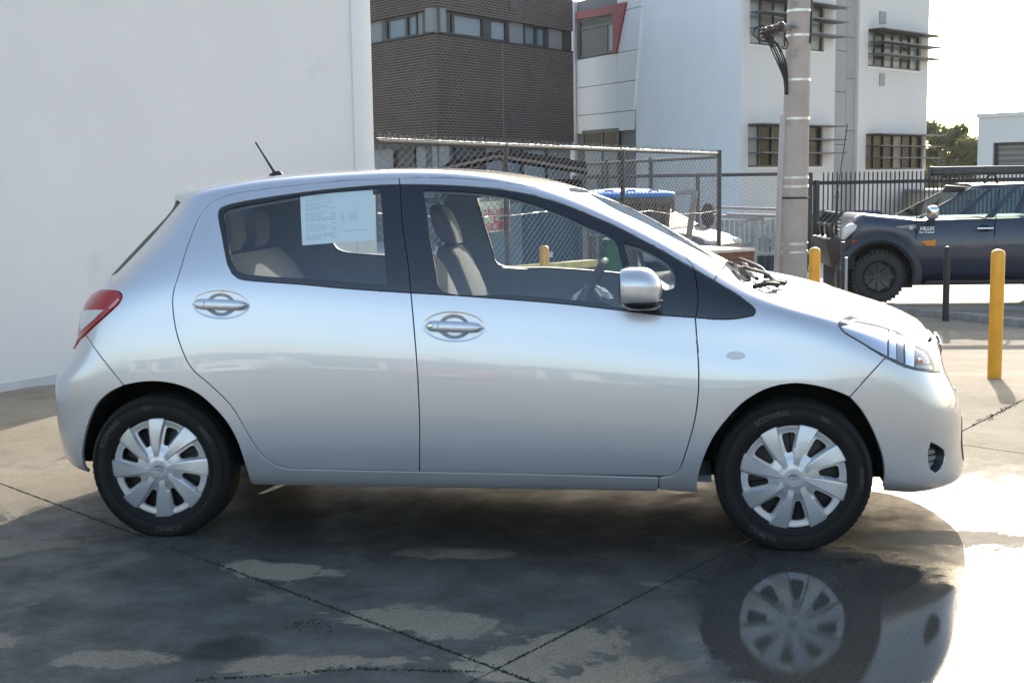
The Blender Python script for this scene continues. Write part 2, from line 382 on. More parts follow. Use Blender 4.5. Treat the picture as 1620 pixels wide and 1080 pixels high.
# ------------------------------------------------------------------ the white rendered wall on the left
def left_wall():
    A = at_y(0, 540, 2.66)*0; A = np.array([-3.88, 2.66])
    s = np.array([math.cos(rad(SUN_AZ)), math.sin(rad(SUN_AZ))]); Q = np.array([-3.12, 1.42])     # a point of the edge of the wall's shadow
    r = ray(599, 540)[:2]; c = CAM[:2]
    t = np.linalg.solve(np.array([s, -r]).T, c-Q); E = Q+s*t[0]
    d = E-A; Lw = np.linalg.norm(d); d /= Lw; th = math.atan2(d[1], d[0])
    root = empty('rendered_wall', (E[0], E[1], gz(*E)), 'tall pale rendered building wall behind the rear of the silver hatchback', 'wall', rz=th)
    z0 = -gz(*E)-.35; H = 4.6
    m = mat('white_render', (.79, .765, .74), rough=.9, var=.035, scale=.7, bump=.10, bscale=120, dirt=((.66, .635, .61), .8, .60))
    m2 = mat('wall_corner_strip', (.81, .79, .765), rough=.8, var=.03, scale=2)
    cs = .30
    MB().box(-9, -cs-.004, 0, .14, z0, H).build('wall_face', m, root)
    MB().box(-cs, 0, -.012, .152, z0, H).build('corner_strip', m2, root, bevel=.004)
    MB().box(-9, -cs-.02, -.006, 0, z0, z0+.36+.05).build('base_band', mat('wall_base', (.60, .595, .59), rough=.9, var=.15, scale=2), root)
    return E, th
WALL_END, WALL_TH = left_wall()

# ------------------------------------------------------------------ building faces seen in the background
class Face:
    """a vertical facade between two photo columns at two depths; local x runs along it, local -y points out of it"""
    def __init__(s, pxa, da, pxb, db, root=None):
        a, b = on_ground(pxa, da), on_ground(pxb, db); s.a = a; d = b[:2]-a[:2]; s.L = np.linalg.norm(d); d /= s.L
        s.d = d; s.n = np.array([d[1], -d[0]]); s.th = math.atan2(d[1], d[0]); s.root = root
    def hit(s, px, py):
        r = ray(px, py); A = np.array([[s.d[0], -r[0]], [s.d[1], -r[1]]]); t = np.linalg.solve(A, CAM[:2]-s.a[:2]); p = CAM+r*t[1]
        return t[0], p[2]
    def put(s, mb, name, m, parent, **k):
        o = mb.build(name, m, parent, **k)
        base = s.root.location
        if parent is s.root:
            o.location = (s.a[0]-base[0], s.a[1]-base[1], -base[2]); o.rotation_euler = (0, 0, s.th)
        return o

def brick_mat(nm, c1, c2, mo, w=.24, h=.086, rough=.85):
    m = bpy.data.materials.new(nm); m.use_nodes = True; nt = m.node_tree; b = nt.nodes['Principled BSDF']; N = nt.nodes.new
    tc = N('ShaderNodeTexCoord'); sp = N('ShaderNodeSeparateXYZ'); cb = N('ShaderNodeCombineXYZ')
    nt.links.new(tc.outputs['Object'], sp.inputs[0]); nt.links.new(sp.outputs[0], cb.inputs[0]); nt.links.new(sp.outputs[2], cb.inputs[1])
    t = N('ShaderNodeTexBrick'); t.inputs['Scale'].default_value = 1; t.inputs['Brick Width'].default_value = w; t.inputs['Row Height'].default_value = h; t.inputs['Mortar Size'].default_value = .008
    t.inputs['Color1'].default_value = (*c1, 1); t.inputs['Color2'].default_value = (*c2, 1); t.inputs['Mortar'].default_value = (*mo, 1); t.inputs['Mortar Smooth'].default_value = .2
    nt.links.new(cb.outputs[0], t.inputs['Vector'])
    n = N('ShaderNodeTexNoise'); n.inputs['Scale'].default_value = .6; n.inputs['Detail'].default_value = 6; nt.links.new(tc.outputs['Object'], n.inputs['Vector'])
    mx = N('ShaderNodeMix'); mx.data_type = 'RGBA'; mx.blend_type = 'MULTIPLY'; mx.inputs[0].default_value = .5
    nt.links.new(t.outputs['Color'], mx.inputs[6]); nt.links.new(n.outputs['Fac'], mx.inputs[7]); nt.links.new(mx.outputs[2], b.inputs['Base Color'])
    bp = N('ShaderNodeBump'); bp.inputs['Strength'].default_value = .7; bp.inputs['Distance'].default_value = .01; bp.invert = True
    nt.links.new(t.outputs['Fac'], bp.inputs['Height']); nt.links.new(bp.outputs[0], b.inputs['Normal']); b.inputs['Roughness'].default_value = rough
    return m
FRAME = mat('dark_window_frame', (.045, .045, .048), rough=.4)
GREYPANEL = mat('grey_spandrel', (.26, .255, .25), rough=.6, var=.06, scale=.5)
def pane_mat(nm, col, rough=.04, spec=.8):
    return mat(nm, col, rough=.08, spec=.16)
PANEB = pane_mat('window_pane_blue', (.20, .26, .30)); PANED = pane_mat('window_pane_dark', (.03, .035, .04)); PANEM = pane_mat('window_pane_grey', (.075, .08, .085))
PANEL_ = pane_mat('window_pane_pale', (.33, .36, .38))

def brick_building():
    c = on_ground(695, 41)
    root = empty('brick_building', c, 'dark brown brick building with a grey ribbon of windows', 'building')
    FR = Face(695, 41, 909, 48, root); FL = Face(480, 48.2, 695, 41, root)
    m = brick_mat('dark_brick', (.115, .070, .055), (.060, .041, .036), (.36, .30, .25))
    zt = 8.2
    _, zb = FR.hit(697, 52); _, zw = FR.hit(697, 15); _, zl = FR.hit(700, 219); g = -1.0
    for F, nm in ((FR, 'R'), (FL, 'L')):
        t = .35
        k = t/math.tan(rad(68)); i0, i1 = (k, 0) if nm == 'R' else (0, k)
        for (z0, z1) in ((zw, zt), (zl, zb)): F.put(MB().hexa([(0, 0, z0), (F.L, 0, z0), (F.L-i1, t, z0), (i0, t, z0)], [(0, 0, z1), (F.L, 0, z1), (F.L-i1, t, z1), (i0, t, z1)]), 'brick_wall', m, root)
        F.put(MB().box(.16 if nm == 'R' else 0, F.L-(.16 if nm == 'L' else 0), -.03, .3, zb-.045, zb), 'sill_course', mat('sill_'+nm, (.05, .042, .04), rough=.8), root)
        F.put(MB().box(.2 if nm == 'R' else 0, F.L-(.2 if nm == 'L' else 0), .05, .45, zl-.22, zl), 'soffit', mat('soffit_'+nm, (.10, .095, .09), rough=.8), root)
        F.put(MB().box(.4 if nm == 'R' else 0, F.L-.4, .5, .8, g, zt-.3), 'back_wall', mat('backing_'+nm, (.12, .118, .115), rough=.8), root)
    def band(F, spans, z0, z1, rec=.16):
        for (p0, p1, kind) in spans:
            s0, s1 = F.hit(p0, 60)[0], F.hit(p1, 60)[0]
            if kind == 'g':
                F.put(MB().box(s0, s1, rec, rec+.2, z0, z1), 'spandrel_panel', GREYPANEL, root)
            elif kind == 'n':
                F.put(MB().box(s0, s1, rec-.06, rec+.2, z0, z1), 'mullion', FRAME, root)
            else:
                w = .07; fr = MB()
                fr.box(s0, s1, rec-.05, rec+.03, z0, z0+w); fr.box(s0, s1, rec-.05, rec+.03, z1-w, z1); fr.box(s0, s0+w, rec-.05, rec+.03, z0+w, z1-w); fr.box(s1-w, s1, rec-.05, rec+.03, z0+w, z1-w)
                f = F.put(fr, 'window_frame', FRAME, root)
                F.put(MB().box(s0+w, s1-w, rec+.04, rec+.07, z0+w, z1-w), 'pane', {'b': PANEB, 'd': PANED, 'p': PANEL_, 'm': PANEM}[kind], f)
    band(FR, [(696, 704, 'n'), (704, 722, 'p'), (722, 770, 'p'), (770, 780, 'n'), (780, 807, 'p'), (807, 810, 'n'), (810, 834, 'g'), (834, 853, 'b'), (853, 868, 'b'), (868, 872, 'n'), (872, 895, 'g'), (895, 908, 'n')], zb, zw)
    band(FL, [(560, 590, 'g'), (590, 600, 'g'), (600, 606, 'n'), (606, 638, 'b'), (638, 655, 'b'), (655, 691, 'g')], zb, zw)
    band(FR, [(696, 708, 'g'), (708, 726, 'm'), (726, 772, 'm'), (772, 800, 'g'), (800, 830, 'b'), (830, 870, 'p'), (870, 908, 'g')], zl-1.5, zl-.22, .2)
    band(FL, [(560, 608, 'g'), (610, 644, 'm'), (646, 690, 'g')], zl-1.5, zl-.22, .2)
    # corner post, vents, control joints
    F = FR
    F.put(MB().box(-.12, .12, -.002, .30, zb+.002, zw-.002), 'corner_post', GREYPANEL, root)
    for (x0, x1, y0, y1) in ((805, 818, 180, 208), (804, 817, -10, 17)):
        s0, z1 = F.hit(x0, y0); s1, z0 = F.hit(x1, y1); v = F.put(MB().box(s0, s1, -.03, .01, z0, z1), 'wall_vent', mat('vent', (.10, .095, .09), rough=.7), root)
        mb = MB()
        for k in range(6): zz = z0+(z1-z0)*(k+.5)/6; mb.box(s0+.02, s1-.02, -.045, -.031, zz-.02, zz+.02)
        F.put(mb, 'louvre', FRAME, v)
    s, _ = F.hit(796, 150); F.put(MB().box(s-.012, s+.012, -.006, .0, zl+.01, zb-.05), 'control_joint', mat('joint', (.25, .23, .21), rough=.9), root)
    _, zj = F.hit(797, 133); F.put(MB().box(.0, F.L, -.005, .0, zj-.012, zj+.012), 'control_joint', mat('joint_b', (.2, .18, .165), rough=.9), root)
brick_building()

def white_building():
    c = on_ground(1170, 41)
    root = empty('white_building', c, 'pale three storey building with red window reveal and sunshade blades', 'building')
    FL = Face(896, 51.0, 1170, 41, root); FR = Face(1170, 41, 1468, 50, root)
    zt = 8.0; g = -1.3
    rib = mat('ribbed_metal_cladding', (.88, .87, .85), rough=.45, metal=.0, var=.03, scale=.8)
    pan = mat('white_cladding_panel', (.78, .76, .74), rough=.55, var=.03, scale=.6); dk = mat('joint_dark', (.22, .22, .22), rough=.9)
    ren = mat('off_white_render', (.70, .66, .615), rough=.9, var=.035, scale=.5)
    red = mat('crimson_reveal', (.24, .010, .026), rough=.45)
    # ---- left face: ribbed metal with a block of panels
    s_r = FL.hit(1006, 150)[0]
    vs = []; fs = []; n = int((FL.L-s_r)/.042)
    for i in range(n+1):
        s = s_r+(FL.L-s_r)*i/n; y = -.0 if i % 4 in (0, 1) else -.005
        vs += [(s, y, g), (s, y, zt)]
        if i: k = 2*i; fs.append((k-2, k, k+1, k-1))
    FL.put(MB().add(vs, fs), 'ribbed_cladding', rib, root)
    FL.put(MB().box(0, FL.L-.25, .06, .3, g, zt), 'backing_wall', dk, root)
    # panels: right edge leans, from (1018, 0) to (1003, 203)
    zs = [FL.hit(1003, y)[1] for y in (206, 175, 128, 80, 14)]+[zt]
    xr = lambda z: FL.hit(*(1018, 0))[0]+(FL.hit(1003, 205)[0]-FL.hit(1018, 0)[0])*(FL.hit(1018, 0)[1]-z)/(FL.hit(1018, 0)[1]-FL.hit(1003, 205)[1])
    s0 = FL.hit(913, 150)[0]; s1 = FL.hit(980, 150)[0]; wz0 = FL.hit(918, 93.5)[1]; wz1 = FL.hit(918, 10)[1]
    for i in range(len(zs)-1):
        a, b = zs[i]+.012, zs[i+1]-.012
        for (l, r, lean) in ((s0, s1-.012, 0), (s1+.012, None, 1)):
            if not lean and b > wz0 and a < wz1-.1:      # the window takes this place
                if a < wz0-.1: b = wz0-.01
                else: continue
            ra = xr(a) if lean else r; rb = xr(b) if lean else r
            mb = MB(); mb.hexa([(l, -.085, a), (ra, -.085, a), (ra, .05, a), (l, .05, a)], [(l, -.085, b), (rb, -.085, b), (rb, .05, b), (l, .05, b)])
            FL.put(mb, 'cladding_panel', pan, root)
    FL.put(MB().box(0, s0-.02, -.05, .05, g, zt), 'cladding_panel', pan, root)
    # red framed window
    q = [FL.hit(*p) for p in ((918, 93.5), (980, 85), (996, 4), (918, 20))]
    (a0, za), (a1, zb_), (a2, zc), (a3, zd) = q
    s_in = FL.hit(975, 30)[0]; z_in = FL.hit(918, 31)[1]; z_in2 = FL.hit(978, 22)[1]
    mb = MB(); mb.hexa([(s_in, -.16, zb_), (a1, -.16, zb_), (a1, .02, zb_), (s_in, .02, zb_)], [(s_in, -.16, z_in2), (a2, -.16, zc), (a2, .02, zc), (s_in, .02, z_in2)])
    mb.hexa([(a3-.05, -.16, z_in), (s_in, -.16, z_in2), (s_in, .02, z_in2), (a3-.05, .02, z_in)], [(a3-.05, -.16, zd), (a2, -.16, zc), (a2, .02, zc), (a3-.05, .02, zd)])
    FL.put(mb, 'red_reveal', red, root)
    fr = MB(); m1 = FL.hit(962, 60)[0]; zm = FL.hit(918, 48)[1]
    for (x0, x1, z0, z1) in ((a0, s_in, za, za+.1), (a0, s_in, z_in-.12, z_in), (a0, a0+.1, za, z_in), (s_in-.1, s_in, za, z_in), (m1-.05, m1+.05, za, zm), (a0, s_in, zm-.05, zm+.05)):
        fr.box(x0, x1, -.06, .0, z0, z1)
    wf = FL.put(fr, 'window_frame', FRAME, root)
    FL.put(MB().box(a0, m1, -.02, -.005, za, zm), 'pane', PANEM, wf); FL.put(MB().box(m1, s_in, -.02, -.005, za, zm), 'pane', PANEL_, wf); FL.put(MB().box(a0, s_in, -.021, -.006, zm, z_in), 'pane', PANED, wf)
    # ground floor door window
    d0, dz1 = FL.hit(924, 207); d1, _ = FL.hit(982, 204); fr = MB(); dz0 = g+.2
    for (x0, x1, z0, z1) in ((d0, d1, dz1-.12, dz1), (d0, d0+.12, dz0, dz1), (d1-.12, d1, dz0, dz1), ((d0+d1)/2+.1, (d0+d1)/2+.2, dz0, dz1)): fr.box(x0, x1, -.09, .0, z0, z1)
    wf = FL.put(fr, 'window_frame', FRAME, root); FL.put(MB().box(d0, d1, -.06, -.045, dz0, dz1-.7), 'pane', PANEL_, wf); FL.put(MB().box(d0, d1, -.06, -.045, dz1-.7, dz1), 'pane', PANED, wf)
    FL.put(MB().cyl((FL.hit(914, 100)[0], -.16, g), (FL.hit(914, 100)[0], -.16, zt), .07, 8), 'downpipe', pan, root)
    # ---- right face
    F = FR
    cols = [F.hit(p, 200)[0] for p in (1172, 1320, 1357, 1466)]; cols[0] = 0.
    W4 = {'a': ((1186, -14), (1304, 20), (1187, 65), (1304, 87)), 'b': ((1184, 193), (1302, 203), (1183, 263), (1301, 265)), 'c': ((1374, 42), (1457, 62), (1373, 101), (1456, 117)), 'd': ((1370, 209), (1461, 217), (1369, 267), (1459, 269))}
    wins = []
    for k, p in W4.items():
        h = [F.hit(*q) for q in p]; wins.append((k, (h[0][0]+h[2][0])/2, (h[1][0]+h[3][0])/2, (h[2][1]+h[3][1])/2, (h[0][1]+h[1][1])/2))
    def wall_with(x0, x1, ws):
        ws = sorted(ws, key=lambda w: w[3]); z = g; mb = MB()
        for (_, a, b, z0, z1) in ws:
            q = .11 if x0 < 1 else 0; mb.hexa([(x0, 0, z), (x1, 0, z), (x1, .3, z), (x0+q, .3, z)], [(x0, 0, z0), (x1, 0, z0), (x1, .3, z0), (x0+q, .3, z0)]); mb.hexa([(x0, 0, z0), (a, 0, z0), (a, .3, z0), (x0+q, .3, z0)], [(x0, 0, z1), (a, 0, z1), (a, .3, z1), (x0+q, .3, z1)]); mb.box(b, x1, 0, .3, z0, z1); z = z1
        q = .11 if x0 < 1 else 0; mb.hexa([(x0, 0, z), (x1, 0, z), (x1, .3, z), (x0+q, .3, z)], [(x0, 0, zt), (x1, 0, zt), (x1, .3, zt), (x0+q, .3, zt)]); F.put(mb, 'render_wall', ren, root)
    wall_with(cols[0], cols[1], [w for w in wins if w[0] in 'ab']); wall_with(cols[2], cols[3], [w for w in wins if w[0] in 'cd'])
    gm = mat('grey_concrete_panel', (.36, .345, .325), rough=.85, var=.08, scale=.7); zz = [g, .6, 2.4, 4.2, 5.6, 7.0, zt]; cm = (cols[1]+cols[2])/2+.15
    for i in range(len(zz)-1):
        F.put(MB().box(cols[1], cm-.01, .12, .4, zz[i]+.01, zz[i+1]-.01), 'concrete_panel', gm, root)
        F.put(MB().box(cm+.01, cols[2], .12, .4, zz[i]+.5, (zz[i+1]+.48) if i < len(zz)-2 else zt), 'concrete_panel', gm, root)
    F.put(MB().box(.5, F.L-.3, .5, .7, g, zt-.2), 'back_wall', mat('room_dark', (.09, .09, .09), rough=.9), root)
    F.put(MB().box(F.L-.3, F.L-.02, .31, 5, g, zt), 'side_wall', ren, root)
    cols_p = {'a': 'pmppmp', 'b': 'pdmmdm', 'c': 'pdppmp', 'd': 'mdmpdm'}
    for (k, a, b, z0, z1) in wins:
        fr = MB(); w = .06; n = 6
        fr.box(a, b, .08, .2, z0, z0+w); fr.box(a, b, .08, .2, z1-w, z1)
        edges = [a+(b-a)*i/n for i in range(n+1)]
        for i, e in enumerate(edges): fr.box(e-w/2 if 0 < i < n else (e if i == 0 else e-w), e+w/2 if 0 < i < n else (e+w if i == 0 else e), .081, .199, z0+w, z1-w)
        wf = F.put(fr, 'window_frame', FRAME, root)
        fr2 = MB(); fr2.box(a-.06, b+.06, -.02, .08, z0-.07, z0-.002); F.put(fr2, 'window_sill', pan, wf)
        for i in range(n):
            e0, e1 = edges[i]+w/2, edges[i+1]-w/2; zm = z0+(z1-z0)*.55
            upper = k in 'ac'
            F.put(MB().box(e0, e1, .14, .16, z0+w, z1-w), 'pane', PANEL_ if cols_p[k][i] == 'p' else (PANED if cols_p[k][i] == 'd' else GREYPANEL if i == 1 else PANEM), wf)
        for j, f in enumerate((.99, .66, .33)):
            zc = z0+(z1-z0)*f
            F.put(MB().box(a-.02, b+.55, -.62, -.02, zc-.02, zc+.02), 'sunshade_blade', mat('blade_'+k+str(j), (.10, .10, .10), rough=.45), root)
    for (x0, x1, y0, y1) in ((1391, 1400, 18, 38), (1391, 1398, 116, 136)):
        s0, z1 = F.hit(x0, y0); s1, z0 = F.hit(x1, y1); F.put(MB().box(s0, s1, -.05, .0, z0, z1), 'wall_vent', gm, root)
    for p, y0, y1 in ((1172, 0, 0),):
        pass
white_building()

def far_right():
    c = on_ground(1544, 38)
    root = empty('white_annex', c, 'low white building at the right with one dark window strip', 'building')
    F = Face(1544, 38, 1700, 36, root); z1 = F.hit(1546, 187)[1]
    wm = mat('annex_white', (.80, .75, .68), rough=.85, var=.03, scale=.5)
    a, zt = F.hit(1571, 226); b, zb = F.hit(1690, 263)
    mb = MB(); mb.box(0, a, 0, .3, -1.2, z1); mb.box(a, F.L, 0, .3, zt, z1); mb.box(a, F.L, 0, .3, -1.2, zb); mb.box(0, .3, .3, 7, -1.2, z1); F.put(mb, 'wall', wm, root)
    F.put(MB().box(-.05, F.L, -.05, 7, z1, z1+.12), 'parapet', wm, root)
    fr = MB(); fr.box(a, b, .08, .16, zb, zb+.07); fr.box(a, b, .08, .16, zt-.07, zt); fr.box(a, a+.07, .08, .16, zb, zt)
    f = F.put(fr, 'window_frame', FRAME, root)
    F.put(MB().box(a, b, .17, .2, zb, zt), 'pane', mat('annex_pane', (.16, .14, .12), rough=.15), f)
    mb = MB()
    for k in range(4): z = zb+(zt-zb)*(k+.6)/4.4; mb.box(a+.1, b, .155, .168, z-.035, z+.035)
    F.put(mb, 'blind_slats', mat('blind', (.30, .27, .24), rough=.7), f)
    # small far houses
    for i, (px, d, w, h, lab) in enumerate(((1474, 95, 4.2, 2.6, 'small far white house under the tall gum tree'), (1497, 100, 3.4, 2.2, 'smaller far gabled house between gum trees and annex'))):
        p = on_ground(px, d); r = empty('far_house', p, lab, 'house', 'far houses beyond the yard')
        MB().box(-w/2, w/2, 0, 6, 0, h).build('wall', wm, r)
        MB().prism([(-w/2-.2, h), (w/2+.2, h), (0, h+1.3)], -.2, 6.2).build('roof', mat('pale_roof', (.55, .54, .53), rough=.6), r)
        MB().box(-.5, .5, -.05, 0, 1.0, 1.9).build('window', PANED, r)
    # cream sheds behind the picket fence
    p = on_ground(1462, 46); r = empty('cream_shed', p, 'long cream shed wall beyond the picket fence', 'shed', rz=.05)
    MB().box(0, 9, 0, 4, 0, 1.75).build('wall', mat('cream_wall', (.62, .56, .44), rough=.9, var=.1, scale=.6), r); MB().box(-.1, 9.1, -.15, 4.1, 1.75, 1.88).build('roof', GREYPANEL, r)
    MB().box(1.5, 2.4, -.03, 0, .1, 1.5).build('door', mat('brown_door', (.22, .13, .08), rough=.7), r)
far_right()

def leaf_mat():
    m = mat('gum_leaves', (.16, .185, .075), rough=.7, var=.5, scale=1.5); nt = m.node_tree; b = nt.nodes['Principled BSDF']; out = nt.nodes['Material Output']
    t = nt.nodes.new('ShaderNodeBsdfTranslucent'); t.inputs[0].default_value = (.22, .24, .08, 1); mx = nt.nodes.new('ShaderNodeMixShader'); mx.inputs[0].default_value = .5
    nt.links.new(b.outputs[0], mx.inputs[1]); nt.links.new(t.outputs[0], mx.inputs[2]); nt.links.new(mx.outputs[0], out.inputs[0]); return m
LEAF = leaf_mat()
def tree(px, d, h, w, lab, seed, top):
    rng = random.Random(seed); p = on_ground(px, d); root = empty('gum_tree', p, lab, 'tree', 'gum trees on the skyline')
    bark = mat('gum_bark', (.30, .25, .2), rough=.9, var=.3, scale=3); leaf = LEAF
    tb = MB(); clumps = []
    tb.tube([(0, 0, -.3), (.1, 0, h*.25), (-.05, .1, h*.5), (.1, 0, h*.8)], [.22, .17, .12, .04], 8)
    for k in range(9):
        a = rng.random()*6.28; z0 = h*rng.uniform(.3, .6); r = w*rng.uniform(.25, .5); z1 = z0+h*rng.uniform(.12, .38)
        e = (r*math.cos(a), r*math.sin(a), z1); tb.tube([(0, 0, z0), (e[0]*.5, e[1]*.5, z0+(z1-z0)*.6), e], [.09, .06, .02], 6); clumps.append((e, w*rng.uniform(.14, .24)))
    for k in range(7): clumps.append(((rng.gauss(0, w*.16), rng.gauss(0, w*.16), h*rng.uniform(.6, .95)), w*rng.uniform(.12, .22)))
    tb.build('trunk', bark, root, smooth=True)
    cb = MB()
    for (c, r) in clumps:
        for _ in range(230):
            v = Vector((rng.gauss(0, 1), rng.gauss(0, 1), rng.gauss(0, .75))).normalized()*r*rng.uniform(.55, 1.05)
            q = Vector(c)+v; s = rng.uniform(.10, .24); a = Vector((rng.gauss(0, 1), rng.gauss(0, 1), rng.gauss(0, 1))).normalized(); b = a.orthogonal().normalized()*s*.5
            cb.add([q-a*s, q+b, q+a*s, q-b], [(0, 1, 2, 3)])
    cb.build('crown', leaf, root, fix=False)
tree(1485, 80, 5.9, 3.2, 'tallest gum tree with a rounded crown right of the white building', 1, 0)
tree(1500, 84, 3.5, 3.6, 'low spreading gum tree in the middle of the skyline gap', 2, 0)
tree(1530, 78, 4.4, 3.6, 'bushy gum tree against the left edge of the white annex', 3, 0)
tree(1470, 90, 3.2, 2.6, 'small far gum tree peeping past the building corner', 5, 0)

# ------------------------------------------------------------------ unseen shop row added behind the camera: blocks low sky, gives the paint reflections
def unseen_shops():
    root = empty('unseen_shop_row', (-34, -44, 0), 'long low pale shop row added unseen behind the camera for reflections', 'building')
    wm = mat('shop_wall', (.58, .55, .50), rough=.9, var=.08, scale=.3)
    MB().box(0, 26, -8, 0, -.1, 3.4).build('wall', wm, root); MB().box(28, 44, -8, 0, -.1, 2.9).build('wall', wm, root); MB().box(46, 74, -9, 0, -.1, 3.8).build('wall', wm, root)
    MB().box(-.3, 74.3, -.2, 1.6, 2.5, 2.62).build('awning', mat('shop_awning', (.20, .22, .24), rough=.6), root)
    for k in range(12): MB().box(2+6*k, 5.6+6*k, -.02, .05, .3, 2.3).build('shop_window', PANED, root); MB().box(5.9+6*k, 6.9+6*k, -.02, .05, .0, 2.3).build('door', FRAME, root)
unseen_shops()
# ------------------------------------------------------------------ fences
MESHW = mat('chain_wire', (.32, .305, .28), rough=.42, metal=.35)
DULLPIPE = mat('weathered_pipe', (.10, .092, .082), rough=.6, metal=.3, var=.3, scale=15)
def chain_mesh(mb, A, B, ztop, pitch=.070, r=.0036, zbot=None, spikes=True, rng=random.Random(1)):
    A = np.array(A[:2]); B = np.array(B[:2]); d = B-A; Lf = np.linalg.norm(d); d /= Lf; nrm = np.array([d[1], -d[0]]); n = int(Lf/pitch)
    for i in range(n):
        s0 = pitch*(i+.5); g = gz(*(A+d*s0))+.06 if zbot is None else zbot
        m = int((ztop-g)/(pitch*.5*1.05)); vs = []; fs = []
        for j in range(m+1):
            z = ztop-.02-j*pitch*.525; s = s0+(pitch*.5 if (i+j) % 2 else -pitch*.5); o = .003*(1 if (i+j) % 2 else -1)
            p = A+d*s+nrm*o
            for k in range(3):
                a = 2.094*k; q = p+d*(r*math.cos(a)); w = nrm*r*math.sin(a); vs.append((q[0]+w[0], q[1]+w[1], z))
            if j:
                for k in range(3): fs.append((3*j-3+k, 3*j-3+(k+1) % 3, 3*j+(k+1) % 3, 3*j+k))
        mb.add(vs, fs)
        if spikes:
            for sg in (-1, 1):
                p = A+d*s0; e = p+d*(sg*.022+rng.gauss(0, .006))+nrm*rng.gauss(0, .012)
                mb.tube([(p[0], p[1], ztop-.015), (p[0]+d[0]*sg*.006, p[1]+d[1]*sg*.006, ztop+.02), (e[0], e[1], ztop+.05+rng.gauss(0, .010))], .0030, 3, cap=False)
def main_fence():
    e = at(596, 212, 10.55); c = at(1138, 232.5, 20.0); ztop = 1.75
    r = empty('chain_link_fence', (0, 0, 0), 'long rusty chain link fence with barbed top running from wall to corner post', 'fence')
    mb = MB(); chain_mesh(mb, e, c, ztop); tag(mb.build('chain_link_mesh', MESHW, r), kind='stuff')
    MB().tube([(e[0], e[1]-.01, ztop+.012), (c[0], c[1]-.01, ztop+.012)], .004, 5).build('selvedge_wire', mat('bright_selvedge', (.62, .60, .57), rough=.4, metal=.3), r)
    E, Cc = np.array(e[:2]), np.array(c[:2])
    MB().tube([(E[0], E[1]+.03, ztop-.015), (Cc[0], Cc[1]+.03, ztop-.015)], .017, 8).build('top_rail', mat('dark_rail', (.075, .07, .062), rough=.7, var=.3, scale=15), r, smooth=True)
    for px, h in ((800, 1.0), (985, 1.0)):
        q = ray(px, 300)[:2]; t = np.linalg.solve(np.array([Cc-E, -q]).T, CAM[:2]-E); p = E+(Cc-E)*t[0]
        MB().cyl((p[0], p[1]+.04, gz(*p)-.02), (p[0], p[1]+.04, ztop), .028, 10).build('post', DULLPIPE, r, smooth=True)
    MB().cyl((Cc[0], Cc[1], gz(*Cc)-.02), (Cc[0], Cc[1], ztop+.05), .036, 12).build('post', DULLPIPE, r, smooth=True)
    # tension wire half way down, bright and slack
    pts = []; rng = random.Random(5)
    for k in range(41): t = k/40; p = E+(Cc-E)*t; pts.append((p[0]+rng.gauss(0, .004), p[1]-.02, 1.16+(.88-1.16)*t+rng.gauss(0, .004)-.05*math.sin(math.pi*((t*3) % 1))))
    MB().tube(pts, .0045, 5).build('tension_wire', mat('bright_wire', (.62, .60, .56), rough=.35, metal=.6), r)
    # return leg from the corner post to the back
    b = at(925, 250, 28.5); B = np.array(b[:2]); r2 = empty('chain_link_fence', (0, 0, 0), 'dark chain link return fence running back from the corner post', 'fence')
    mb = MB(); chain_mesh(mb, c, b, ztop-.04, pitch=.09, r=.003, spikes=False); tag(mb.build('chain_link_mesh', DULLPIPE, r2), kind='stuff')
    MB().tube([(Cc[0], Cc[1], ztop-.05), (B[0], B[1], ztop-.05)], .03, 8).build('top_rail', DULLPIPE, r2)
    for t in (.42, .78, 1.0):
        p = Cc+(B-Cc)*t; MB().cyl((p[0], p[1], gz(*p)), (p[0], p[1], ztop), .04, 8).build('post', DULLPIPE, r2)
    # far low fence at eye level
    a = at(905, 271, 31); b = at(1236, 273, 30); r3 = empty('chain_link_fence', (0, 0, 0), 'far low chain link fence in front of the ribbed cladding', 'fence')
    zt = 1.42; mb = MB(); chain_mesh(mb, a, b, zt, pitch=.10, r=.0034, spikes=False); tag(mb.build('chain_link_mesh', DULLPIPE, r3), kind='stuff')
    MB().tube([(a[0], a[1], zt), (b[0], b[1], zt)], .04, 8).build('top_rail', DULLPIPE, r3)
    for px in (948, 962, 1104):
        p = at(px, 300, 30.6); MB().cyl((p[0], p[1], gz(p[0], p[1])), (p[0], p[1], zt+.05), .05, 8).build('post', DULLPIPE, r3)
    return E, Cc
FE, FC = main_fence()

def picket_fence():
    a = on_ground(1279, 31.5); b = on_ground(1700, 34.5); A, B = a[:2], b[:2]; d = B-A; L = np.linalg.norm(d); d = d/L; th = math.atan2(d[1], d[0])
    r = empty('picket_fence', a, 'black steel picket fence behind the dark utility truck', 'fence', rz=th)
    zt = z_at(1279, 275, 31.5)-a[2]
    for x, w, h in ((0.0, .07, .03), (.22, .06, -.16)): MB().box(x-w, x+w, -w, w, -.3, zt+h).build('post', BLACKP, r, bevel=.01)
    MB().box(0, L, -.02, .02, zt-.27, zt-.18).build('rail', BLACKP, r); MB().box(0, L, -.02, .02, .12, .2).build('rail', BLACKP, r)
    me = None; n = int((L-.4)/.131)
    base = MB().box(-.0125, .0125, -.0125, .0125, .05, zt); base.add([(-.0125, -.0125, zt), (.0125, -.0125, zt), (.0125, .0125, zt), (-.0125, .0125, zt), (0, 0, zt+.05)], [(0, 1, 4), (1, 2, 4), (2, 3, 4), (3, 0, 4)])
    me = base.mesh('picket', BLACKP)
    for i in range(n):
        o = link('picket', me, r, (.40+.131*i, -.034, 0))
picket_fence()

